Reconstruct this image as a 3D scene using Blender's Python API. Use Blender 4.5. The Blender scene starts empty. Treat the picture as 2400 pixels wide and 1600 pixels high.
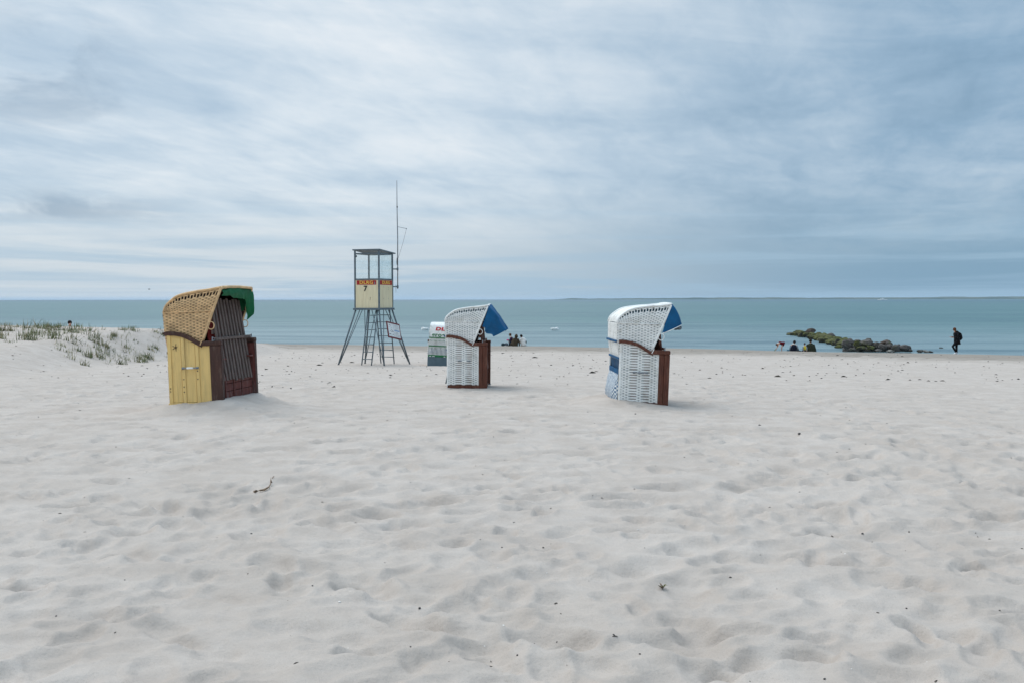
import bpy, math, random
import numpy as np
from mathutils import Vector, Matrix, Euler
R = math.radians
rng = random.Random(7)
nrg = np.random.default_rng(11)
scene = bpy.context.scene
C = scene.collection

# ------------------------------------------------------------------ camera
CAM_Z = 3.5
cam_data = bpy.data.cameras.new('camera')
cam_data.sensor_width = 36.0
cam_data.lens = 35.03
cam_data.clip_start = 0.05
cam_data.clip_end = 90000
cam = bpy.data.objects.new('camera', cam_data)
C.objects.link(cam)
cam.location = (0, 0, CAM_Z)
cam.rotation_euler = (R(90 - 2.40), 0, 0)
cam.rotation_euler.rotate_axis('Z', R(-0.04))
scene.camera = cam

# ------------------------------------------------------------------ light
SUN_EL, SUN_AZ = 58.0, -35.0        # azimuth from +Y, negative to the left
world = bpy.data.worlds.new('World')
scene.world = world
world.use_nodes = True
sun_data = bpy.data.lights.new('sun', 'SUN')
sun_data.energy = 1.3
sun_data.angle = R(44)
sun_data.color = (1.0, 0.965, 0.91)
sun = bpy.data.objects.new('sun', sun_data)
C.objects.link(sun)
sd = Vector((math.sin(R(SUN_AZ)) * math.cos(R(SUN_EL)), math.cos(R(SUN_AZ)) * math.cos(R(SUN_EL)), math.sin(R(SUN_EL))))
sun.rotation_euler = sd.to_track_quat('Z', 'Y').to_euler()
sun.location = (0, 0, 60)

vs = scene.view_settings
vs.view_transform = 'Standard'
vs.look = 'None'
vs.exposure = 0.17
vs.gamma = 1.0
vs.use_curve_mapping = False
scene.cycles.max_bounces = 6
scene.cycles.volume_bounces = 1


class NT:
    """tiny node-tree helper"""
    def __init__(s, tree):
        s.t = tree
        tree.nodes.clear()

    def n(s, kind, **kw):
        nd = s.t.nodes.new(kind)
        for k, v in kw.items():
            setattr(nd, k, v)
        return nd

    def put(s, sock, v):
        if v is None:
            return
        if hasattr(v, 'is_linked') or hasattr(v, 'links'):
            s.t.links.new(v, sock)
        else:
            if hasattr(sock.default_value, '__len__') and not hasattr(v, '__len__'):
                v = [v] * len(sock.default_value)
            if hasattr(sock.default_value, '__len__') and len(sock.default_value) == 4 and len(v) == 3:
                v = tuple(v) + (1.0,)
            sock.default_value = v

    def math(s, op, a, b=None, c=None, clamp=False):
        nd = s.n('ShaderNodeMath', operation=op, use_clamp=clamp)
        for i, v in enumerate((a, b, c)):
            s.put(nd.inputs[i], v)
        return nd.outputs[0]

    def vmath(s, op, a, b=None):
        nd = s.n('ShaderNodeVectorMath', operation=op)
        s.put(nd.inputs[0], a)
        s.put(nd.inputs[1], b)
        return nd.outputs[0]

    def mix(s, f, a, b, mode='MIX'):
        nd = s.n('ShaderNodeMix', data_type='RGBA', blend_type=mode)
        s.put(nd.inputs[0], f)
        s.put(nd.inputs[6], a)
        s.put(nd.inputs[7], b)
        return nd.outputs[2]

    def noise(s, vec, scale, detail=4, rough=0.5, dist=0.0):
        nd = s.n('ShaderNodeTexNoise')
        s.put(nd.inputs['Vector'], vec)
        s.put(nd.inputs['Scale'], scale)
        s.put(nd.inputs['Detail'], detail)
        s.put(nd.inputs['Roughness'], rough)
        s.put(nd.inputs['Distortion'], dist)
        return nd.outputs['Fac']

    def smooth(s, v, lo, hi, a=0.0, b=1.0):
        nd = s.n('ShaderNodeMapRange', interpolation_type='SMOOTHSTEP')
        s.put(nd.inputs['Value'], v)
        nd.inputs['From Min'].default_value = lo
        nd.inputs['From Max'].default_value = hi
        nd.inputs['To Min'].default_value = a
        nd.inputs['To Max'].default_value = b
        return nd.outputs[0]

    def ramp(s, f, stops):
        nd = s.n('ShaderNodeValToRGB')
        cr = nd.color_ramp
        while len(cr.elements) < len(stops):
            cr.elements.new(0.5)
        for e, (p, c) in zip(cr.elements, stops):
            e.position = p
            e.color = tuple(c) + (1.0,)
        s.put(nd.inputs[0], f)
        return nd.outputs[0]

    def comb(s, x, y, z):
        nd = s.n('ShaderNodeCombineXYZ')
        for i, v in enumerate((x, y, z)):
            s.put(nd.inputs[i], v)
        return nd.outputs[0]


def build_sky():
    T = NT(world.node_tree)
    sky = T.n('ShaderNodeTexSky', sky_type='NISHITA', sun_disc=False)
    sky.sun_elevation = R(SUN_EL)
    sky.sun_rotation = R(SUN_AZ)
    sky.air_density = 1.0
    sky.dust_density = 2.0
    clear = T.vmath('SCALE', sky.outputs[0])
    clear.node.inputs['Scale'].default_value = 0.09
    tc = T.n('ShaderNodeTexCoord')
    sep = T.n('ShaderNodeSeparateXYZ')
    T.put(sep.inputs[0], tc.outputs['Generated'])
    x, y, z0 = sep.outputs
    z = T.math('MAXIMUM', z0, 0.0)
    zz = T.math('ADD', z, 0.11)
    cx = T.math('DIVIDE', x, zz)
    cy = T.math('DIVIDE', y, zz)
    p = T.comb(cx, cy, 0.0)
    # two decks: wide soft sheets and streaks pulled out along the wind
    along = T.math('ADD', T.math('MULTIPLY', cx, 0.34), T.math('MULTIPLY', cy, 0.94))
    across = T.math('SUBTRACT', T.math('MULTIPLY', cx, 0.94), T.math('MULTIPLY', cy, 0.34))
    wide = T.noise(T.vmath('MULTIPLY', p, (0.62, 0.55, 1)), 1.0, 6, 0.52, 0.45)
    ps = T.comb(T.math('MULTIPLY', along, 0.46), T.math('MULTIPLY', across, 1.25), 5.3)
    streak = T.noise(ps, 0.95, 8, 0.56, 0.5)
    fine = T.noise(T.comb(T.math('MULTIPLY', along, 1.3), T.math('MULTIPLY', across, 2.6), 1.7), 1.9, 7, 0.62, 0.4)
    lay = T.noise(T.comb(T.math('MULTIPLY', x, 2.6), T.math('MULTIPLY', T.math('ADD', z, T.math('MULTIPLY', x, 0.05)), 15.0), T.math('MULTIPLY', y, 2.6)), 1.0, 8, 0.60, 0.55)
    cov = T.math('ADD', T.math('MULTIPLY', wide, 0.42), T.math('MULTIPLY', streak, 0.30))
    cov = T.math('ADD', cov, T.math('MULTIPLY', lay, 0.28))
    cov = T.math('ADD', T.math('MULTIPLY', T.math('SUBTRACT', cov, 0.5), 1.30), 0.5)
    cov = T.math('ADD', cov, T.math('MULTIPLY', T.math('SUBTRACT', fine, 0.5), 0.26))
    # the deck thickens and greys to the right (east), thin and bright to the left
    side = T.smooth(T.math('ADD', x, T.math('MULTIPLY', T.math('SUBTRACT', wide, 0.5), 0.55)), -0.10, 0.42)
    light = T.ramp(cov, [(0.34, (0.365, 0.485, 0.61)), (0.46, (0.49, 0.595, 0.695)), (0.55, (0.615, 0.695, 0.765)), (0.66, (0.755, 0.795, 0.83))])
    dark = T.ramp(cov, [(0.34, (0.175, 0.295, 0.42)), (0.46, (0.25, 0.38, 0.515)), (0.57, (0.365, 0.485, 0.605)), (0.68, (0.50, 0.595, 0.68))])
    deck = T.mix(side, light, dark)
    # low sky: long flat bands near the horizon
    pb = T.comb(T.math('MULTIPLY', x, 1.4), T.math('MULTIPLY', z, 34.0), T.math('MULTIPLY', y, 1.4))
    band = T.noise(pb, 1.3, 8, 0.62, 0.5)
    lowc = T.mix(T.smooth(x, -0.25, 0.40), (0.585, 0.65, 0.70), (0.195, 0.33, 0.455))
    lowb = T.mix(T.smooth(x, -0.25, 0.45), (0.40, 0.525, 0.635), (0.27, 0.415, 0.545))
    low = T.mix(T.smooth(band, 0.40, 0.58), lowb, lowc)
    col = T.mix(T.smooth(z, 0.015, 0.13), low, deck)
    # a loose bank of darker scud, low on the left
    q = T.noise(T.vmath('MULTIPLY', T.comb(x, T.math('MULTIPLY', z, 1.9), y), (11, 11, 11)), 1.0, 8, 0.60, 0.4)
    az = T.math('MULTIPLY', T.smooth(x, -0.30, -0.42), T.math('MULTIPLY', T.smooth(z, 0.14, 0.185), T.smooth(z, 0.27, 0.22)))
    scud = T.math('MULTIPLY', T.smooth(q, 0.40, 0.68), az, clamp=True)
    az2 = T.math('MULTIPLY', T.smooth(x, -0.28, -0.42), T.math('MULTIPLY', T.smooth(z, 0.065, 0.080), T.smooth(z, 0.105, 0.088)))
    scud2 = T.math('MULTIPLY', T.smooth(q, 0.34, 0.60), az2, clamp=True)
    scud = T.math('MULTIPLY', T.math('MAXIMUM', scud, scud2), 0.8)
    col = T.mix(scud, col, (0.275, 0.375, 0.485))
    # overcast domes brighten towards the zenith
    up = T.smooth(z, 0.28, 0.90, 1.0, 2.05)
    colv = T.n('ShaderNodeVectorMath', operation='SCALE')
    T.put(colv.inputs[0], col)
    T.put(colv.inputs['Scale'], up)
    out = T.mix(0.94, clear, colv.outputs[0])
    bg = T.n('ShaderNodeBackground')
    T.put(bg.inputs[0], out)
    bg.inputs[1].default_value = 1.0
    T.put(T.n('ShaderNodeOutputWorld').inputs[0], bg.outputs[0])


build_sky()

# ------------------------------------------------------------------ materials
def material(name):
    m = bpy.data.materials.new(name)
    m.use_nodes = True
    T = NT(m.node_tree)
    out = T.n('ShaderNodeOutputMaterial')
    b = T.n('ShaderNodeBsdfPrincipled')
    T.put(out.inputs[0], b.outputs[0])
    return m, T, b


def mat(name, col, rough=0.7, var=0.18, scale=6.0, bump=0.25, bscale=60.0, stretch=(1, 1, 1), dirt=None, dirt_amt=0.35, dirt_scale=3.0, spec=0.3, metallic=0.0):
    """painted / woven / stained surface with tonal variation, dirt and fine relief (object space)"""
    m, T, b = material(name)
    tc = T.n('ShaderNodeTexCoord')
    v = T.vmath('MULTIPLY', tc.outputs['Object'], stretch)
    n1 = T.noise(v, scale, 5, 0.6)
    lo = tuple(c * (1 - var) for c in col)
    hi = tuple(min(1, c * (1 + var)) for c in col)
    c = T.mix(T.smooth(n1, 0.3, 0.7), lo, hi)
    if dirt:
        n2 = T.noise(v, dirt_scale, 7, 0.68, 0.4)
        c = T.mix(T.math('MULTIPLY', T.smooth(n2, 0.5, 0.68), dirt_amt), c, dirt)
    T.put(b.inputs['Base Color'], c)
    T.put(b.inputs['Roughness'], T.smooth(n1, 0.2, 0.8, max(0.05, rough - 0.08), min(1, rough + 0.08)))
    b.inputs['Specular IOR Level'].default_value = spec
    b.inputs['Metallic'].default_value = metallic
    if bump:
        bp = T.n('ShaderNodeBump')
        bp.inputs['Strength'].default_value = bump
        bp.inputs['Distance'].default_value = 0.004
        T.put(bp.inputs['Height'], T.noise(v, bscale, 4, 0.6))
        T.put(b.inputs['Normal'], bp.outputs[0])
    return m


def sand_material():
    m, T, b = material('sand')
    g = T.n('ShaderNodeNewGeometry')
    P = g.outputs['Position']
    at = T.n('ShaderNodeAttribute', attribute_name='shore')
    n1 = T.noise(P, 0.35, 5, 0.6)
    n2 = T.noise(P, 2.2, 6, 0.65)
    n3 = T.noise(P, 420.0, 2, 0.7)
    n4 = T.noise(P, 90.0, 3, 0.7)
    c = T.mix(T.smooth(n2, 0.3, 0.7), (0.465, 0.402, 0.353), (0.556, 0.493, 0.442))
    c = T.mix(T.math('MULTIPLY', T.smooth(n1, 0.45, 0.75), 0.35), c, (0.45, 0.388, 0.335))
    c = T.mix(T.math('MULTIPLY', T.smooth(n3, 0.50, 0.66), 0.45), c, (0.30, 0.255, 0.215))
    c = T.mix(T.math('MULTIPLY', T.smooth(n4, 0.55, 0.72), 0.45), c, (0.33, 0.285, 0.24))
    # coarser, darker, shell- and weed-strewn sand of the berm by the water
    pe = T.vmath('MULTIPLY', P, (0.30, 1.0, 1.0))
    sh = T.math('ADD', at.outputs['Fac'], T.math('MULTIPLY', T.math('SUBTRACT', T.noise(pe, 0.5, 6, 0.65), 0.5), 0.55))
    berm = T.smooth(sh, 0.38, 0.70)
    pw = T.vmath('MULTIPLY', P, (0.55, 1.5, 1.0))
    weed = T.smooth(T.noise(pw, 1.5, 7, 0.7), 0.54, 0.70)
    bc = T.mix(T.math('MULTIPLY', weed, 0.55), (0.265, 0.23, 0.195), (0.12, 0.10, 0.075))
    c = T.mix(T.math('MULTIPLY', berm, 0.85), c, bc)
    wet = T.smooth(at.outputs['Fac'], 0.955, 0.99)
    c = T.mix(T.math('MULTIPLY', wet, 0.6), c, (0.22, 0.20, 0.17))
    T.put(b.inputs['Base Color'], c)
    b.inputs['Roughness'].default_value = 0.95
    b.inputs['Specular IOR Level'].default_value = 0.15
    bp = T.n('ShaderNodeBump')
    bp.inputs['Strength'].default_value = 0.5
    bp.inputs['Distance'].default_value = 0.022
    h = T.math('ADD', T.math('MULTIPLY', T.noise(P, 22, 6, 0.68), 1.3), T.math('MULTIPLY', T.noise(P, 240, 3, 0.7), 0.22))
    T.put(bp.inputs['Height'], h)
    T.put(b.inputs['Normal'], bp.outputs[0])
    return m


def water_material():
    m, T, b = material('sea_water')
    g = T.n('ShaderNodeNewGeometry')
    P = g.outputs['Position']
    sep = T.n('ShaderNodeSeparateXYZ')
    T.put(sep.inputs[0], P)
    at = T.math('SUBTRACT', sep.outputs[1], T.math('MULTIPLY', sep.outputs[0], -0.30))   # distance off the beach, roughly
    deep = T.smooth(at, 72, 190)
    far = T.smooth(at, 500, 2600)
    patch = T.noise(T.vmath('MULTIPLY', P, (0.0022, 0.011, 1)), 1.0, 5, 0.6, 0.4)
    c = T.mix(deep, (0.21, 0.285, 0.302), (0.090, 0.185, 0.187))
    c = T.mix(T.math('MULTIPLY', far, 0.8), c, (0.058, 0.115, 0.165))
    c = T.mix(T.math('MULTIPLY', T.smooth(patch, 0.42, 0.66), 0.5), c, (0.125, 0.215, 0.222))
    # shade of dark ripples and wave groups painted into the water colour
    bar = T.noise(T.vmath('MULTIPLY', P, (0.03, 0.17, 1)), 1.0, 7, 0.68, 0.4)
    c = T.mix(T.math('MULTIPLY', T.smooth(bar, 0.47, 0.62), 0.6), c, (0.05, 0.105, 0.14))
    wave_shade = T.noise(T.vmath('MULTIPLY', P, (0.006, 0.036, 1)), 1.0, 7, 0.66, 0.3)
    c = T.mix(T.math('MULTIPLY', T.smooth(wave_shade, 0.46, 0.62), 0.45), c, (0.05, 0.115, 0.14))
    T.put(b.inputs['Base Color'], c)
    b.inputs['IOR'].default_value = 1.33
    b.inputs['Roughness'].default_value = 0.32
    b.inputs['Specular IOR Level'].default_value = 0.16
    h = T.math('ADD', T.noise(T.vmath('MULTIPLY', P, (0.35, 1.15, 1)), 1.0, 5, 0.6, 0.3),
               T.math('MULTIPLY', T.noise(T.vmath('MULTIPLY', P, (0.10, 0.45, 1)), 1.0, 3, 0.5), 1.2))
    bp = T.n('ShaderNodeBump')
    bp.inputs['Strength'].default_value = 0.9
    bp.inputs['Distance'].default_value = 0.30
    T.put(bp.inputs['Height'], h)
    T.put(b.inputs['Normal'], bp.outputs[0])
    return m


def glass_material():
    m = bpy.data.materials.new('window_glass')
    m.use_nodes = True
    T = NT(m.node_tree)
    out = T.n('ShaderNodeOutputMaterial')
    tr = T.n('ShaderNodeBsdfTransparent')
    tr.inputs[0].default_value = (0.965, 0.992, 0.992, 1)
    gl = T.n('ShaderNodeBsdfGlossy')
    gl.inputs['Roughness'].default_value = 0.04
    df = T.n('ShaderNodeBsdfDiffuse')
    df.inputs[0].default_value = (0.75, 0.8, 0.8, 1)
    tcn = T.n('ShaderNodeTexCoord')
    salt = T.math('MULTIPLY', T.smooth(T.noise(tcn.outputs['Object'], 5, 6, 0.65), 0.4, 0.75), 0.10)
    m1 = T.n('ShaderNodeMixShader')
    T.put(m1.inputs[0], 0.06); T.put(m1.inputs[1], tr.outputs[0]); T.put(m1.inputs[2], gl.outputs[0])
    m2 = T.n('ShaderNodeMixShader')
    T.put(m2.inputs[0], salt); T.put(m2.inputs[1], m1.outputs[0]); T.put(m2.inputs[2], df.outputs[0])
    T.put(out.inputs[0], m2.outputs[0])
    return m


def two_tone(name, a, b_, mask_scale, lo, hi, rough=0.85, up=False, bscale=14, bump=0.6):
    """stone: speckled a, grown over with b_ (on top when up)"""
    m, T, b = material(name)
    tc = T.n('ShaderNodeTexCoord')
    g = T.n('ShaderNodeNewGeometry')
    P = g.outputs['Position']
    n = T.noise(P, mask_scale, 6, 0.65)
    sp = T.noise(P, 14, 5, 0.7)
    base = T.mix(T.smooth(sp, 0.35, 0.7), tuple(c * 0.6 for c in a), tuple(c * 1.35 for c in a))
    grow = T.mix(T.smooth(T.noise(P, 8, 4, 0.6), 0.35, 0.65), tuple(c * 0.45 for c in b_), tuple(c * 1.3 for c in b_))
    f = n
    if up:
        s = T.n('ShaderNodeSeparateXYZ')
        T.put(s.inputs[0], g.outputs['Normal'])
        f = T.math('ADD', n, T.math('MULTIPLY', s.outputs[2], 0.22))
    T.put(b.inputs['Base Color'], T.mix(T.smooth(f, lo, hi), base, grow))
    b.inputs['Roughness'].default_value = rough
    bp = T.n('ShaderNodeBump')
    bp.inputs['Strength'].default_value = bump
    bp.inputs['Distance'].default_value = 0.03
    T.put(bp.inputs['Height'], T.noise(P, bscale, 5, 0.65))
    T.put(b.inputs['Normal'], bp.outputs[0])
    return m


def check_cloth(name, a, b_, n):
    m, T, b = material(name)
    tc = T.n('ShaderNodeTexCoord')
    ck = T.n('ShaderNodeTexChecker')
    T.put(ck.inputs[0], tc.outputs['Object'])
    ck.inputs[1].default_value = tuple(a) + (1,)
    ck.inputs[2].default_value = tuple(b_) + (1,)
    ck.inputs[3].default_value = n
    T.put(b.inputs['Base Color'], ck.outputs[0])
    b.inputs['Roughness'].default_value = 0.85
    return m


M = {}
M['sand'] = sand_material()
M['sea'] = water_material()
M['glass'] = glass_material()
M['rattan'] = mat('tan_rattan', (0.70, 0.46, 0.24), 0.55, 0.2, 9, 0.3, 80, dirt=(0.30, 0.19, 0.10), dirt_amt=0.4, dirt_scale=7)
M['white_rattan'] = mat('white_plastic_rattan', (0.86, 0.86, 0.83), 0.5, 0.06, 7, 0.2, 80, dirt=(0.44, 0.41, 0.34), dirt_amt=0.48, dirt_scale=5)
M['trim_brown'] = mat('brown_painted_wood', (0.105, 0.034, 0.020), 0.6, 0.25, 7, 0.5, 45, (6, 6, 0.8), dirt=(0.20, 0.10, 0.065), dirt_amt=0.6, dirt_scale=5)
M['trim_dark'] = mat('dark_brown_painted_wood', (0.062, 0.028, 0.021), 0.6, 0.22, 7, 0.5, 45, (5, 5, 0.8), dirt=(0.17, 0.12, 0.095), dirt_amt=0.45, dirt_scale=6)
M['old_red_wood'] = mat('weathered_red_brown_wood', (0.13, 0.035, 0.027), 0.75, 0.35, 8, 0.6, 40, (7, 7, 0.7), dirt=(0.23, 0.19, 0.17), dirt_amt=0.7, dirt_scale=2.6)
M['grey_slat'] = mat('silvered_wood', (0.155, 0.115, 0.10), 0.85, 0.35, 9, 0.6, 50, (9, 9, 0.6), dirt=(0.07, 0.045, 0.04), dirt_amt=0.6, dirt_scale=3)
M['yellow'] = mat('yellow_painted_boards', (0.76, 0.53, 0.205), 0.6, 0.07, 5, 0.4, 40, (4, 4, 0.5), dirt=(0.46, 0.33, 0.14), dirt_amt=0.5, dirt_scale=3.5)
M['lining_dark'] = mat('dark_blue_lining', (0.035, 0.075, 0.10), 0.9, 0.2)
M['lining_brown'] = mat('dark_brown_lining', (0.05, 0.03, 0.02), 0.9, 0.2)
M['blue_cloth'] = mat('blue_awning_cloth', (0.003, 0.080, 0.195), 0.75, 0.22, 5, 0.3, 160, dirt=(0.03, 0.13, 0.28), dirt_amt=0.5, dirt_scale=4)
M['green_cloth'] = mat('green_awning_cloth', (0.006, 0.115, 0.042), 0.75, 0.2, 5, 0.3, 160)
M['red_cloth'] = mat('dark_red_cushion', (0.20, 0.02, 0.015), 0.85, 0.2)
M['grey_cloth'] = mat('grey_roll_cloth', (0.12, 0.14, 0.16), 0.85, 0.2)
M['check'] = check_cloth('blue_white_check', (0.75, 0.78, 0.78), (0.04, 0.13, 0.25), 33)
M['metal'] = mat('galvanised_steel', (0.23, 0.25, 0.27), 0.5, 0.2, 9, 0.2, 60, metallic=0.35)
M['tower_steel'] = mat('blue_grey_painted_steel', (0.11, 0.145, 0.168), 0.5, 0.18, 7, 0.2, 60, dirt=(0.11, 0.075, 0.05), dirt_amt=0.35, dirt_scale=5)
M['cream'] = mat('cream_panel', (0.70, 0.62, 0.42), 0.6, 0.07, 4, 0.2, 40, (6, 6, 0.5), dirt=(0.55, 0.44, 0.27), dirt_amt=0.55, dirt_scale=2.5)
M['sign_red'] = mat('sign_red', (0.36, 0.018, 0.02), 0.55, 0.1, bump=0)
M['sign_yellow'] = mat('sign_yellow', (0.82, 0.62, 0.12), 0.55, 0.05, bump=0)
M['black'] = mat('black_paint', (0.015, 0.015, 0.016), 0.6, 0.2, bump=0)
M['white'] = mat('white_paint', (0.78, 0.78, 0.76), 0.55, 0.05, bump=0, dirt=(0.5, 0.48, 0.43), dirt_amt=0.3)
M['frame_red'] = mat('red_brown_frame', (0.16, 0.035, 0.04), 0.6, 0.15, bump=0)
M['ink'] = mat('grey_ink', (0.20, 0.20, 0.22), 0.7, 0.1, bump=0)
M['ink_blue'] = mat('blue_ink', (0.10, 0.25, 0.48), 0.7, 0.1, bump=0)
M['paint_red'] = mat('red_lettering', (0.55, 0.02, 0.03), 0.6, 0.1, bump=0)
M['paint_green'] = mat('green_lettering', (0.02, 0.16, 0.05), 0.6, 0.1, bump=0)
M['slate'] = mat('slate_blue_board', (0.10, 0.145, 0.17), 0.65, 0.12, 5, 0.3, 40)
M['granite'] = two_tone('grey_granite', (0.085, 0.076, 0.068), (0.065, 0.07, 0.03), 1.1, 0.55, 0.68)
M['brown_rock'] = two_tone('brown_granite', (0.078, 0.055, 0.042), (0.05, 0.04, 0.032), 1.1, 0.5, 0.68)
M['pale_rock'] = two_tone('pale_granite', (0.22, 0.21, 0.19), (0.13, 0.12, 0.10), 1.1, 0.5, 0.68)
M['algae'] = two_tone('algae_grown_granite', (0.028, 0.028, 0.018), (0.072, 0.078, 0.013), 1.3, 0.44, 0.62, up=True)
M['skin'] = mat('skin', (0.56, 0.33, 0.24), 0.6, 0.06, bump=0)
M['driftwood'] = mat('driftwood', (0.22, 0.155, 0.105), 0.85, 0.3, 20, 0.6, 90, dirt=(0.06, 0.045, 0.035), dirt_amt=0.7, dirt_scale=25)
M['pebble'] = mat('dark_pebble', (0.055, 0.052, 0.05), 0.8, 0.3, 20, bump=0)
M['shell'] = mat('white_shell', (0.82, 0.80, 0.76), 0.4, 0.08, 20, bump=0)
M['weed_dry'] = mat('dry_seaweed', (0.05, 0.042, 0.033), 0.9, 0.4, 30, bump=0)
M['gull'] = mat('white_plumage', (0.85, 0.85, 0.83), 0.7, 0.04, bump=0)
M['gull_grey'] = mat('grey_plumage', (0.10, 0.11, 0.12), 0.7, 0.1, bump=0)


def grass_material():
    m, T, b = material('marram_grass')
    at = T.n('ShaderNodeAttribute', attribute_name='tone')
    c = T.ramp(at.outputs['Fac'], [(0.0, (0.075, 0.10, 0.035)), (0.5, (0.125, 0.145, 0.055)), (0.75, (0.24, 0.22, 0.10)), (1.0, (0.40, 0.32, 0.18))])
    T.put(b.inputs['Base Color'], c)
    b.inputs['Roughness'].default_value = 0.7
    return m


M['grass'] = grass_material()


def coast_material():
    m, T, b = material('far_coast')
    g = T.n('ShaderNodeNewGeometry')
    n = T.noise(T.vmath('MULTIPLY', g.outputs['Position'], (0.004, 0.004, 0.02)), 1.0, 5, 0.6)
    T.put(b.inputs['Base Color'], T.mix(T.smooth(n, 0.35, 0.65), (0.03, 0.055, 0.03), (0.09, 0.10, 0.055)))
    b.inputs['Roughness'].default_value = 0.95
    b.inputs['Specular IOR Level'].default_value = 0.1
    return m


M['coast'] = coast_material()


# ------------------------------------------------------------------ mesh helpers
def tag(o, label=None, cat=None, group=None, kind=None):
    if label: o['label'] = label
    if cat: o['category'] = cat
    if group: o['group'] = group
    if kind: o['kind'] = kind
    return o


def empty(name, loc=(0, 0, 0), rot=(0, 0, 0), scale=1.0):
    o = bpy.data.objects.new(name, None)
    C.objects.link(o)
    o.empty_display_size = 0.2
    o.location = loc
    o.rotation_euler = rot
    o.scale = (scale,) * 3
    return o


def link(name, me, m, parent=None):
    o = bpy.data.objects.new(name, me)
    C.objects.link(o)
    if m is not None and not me.materials:
        me.materials.append(m)
    if parent: o.parent = parent
    return o


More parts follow.
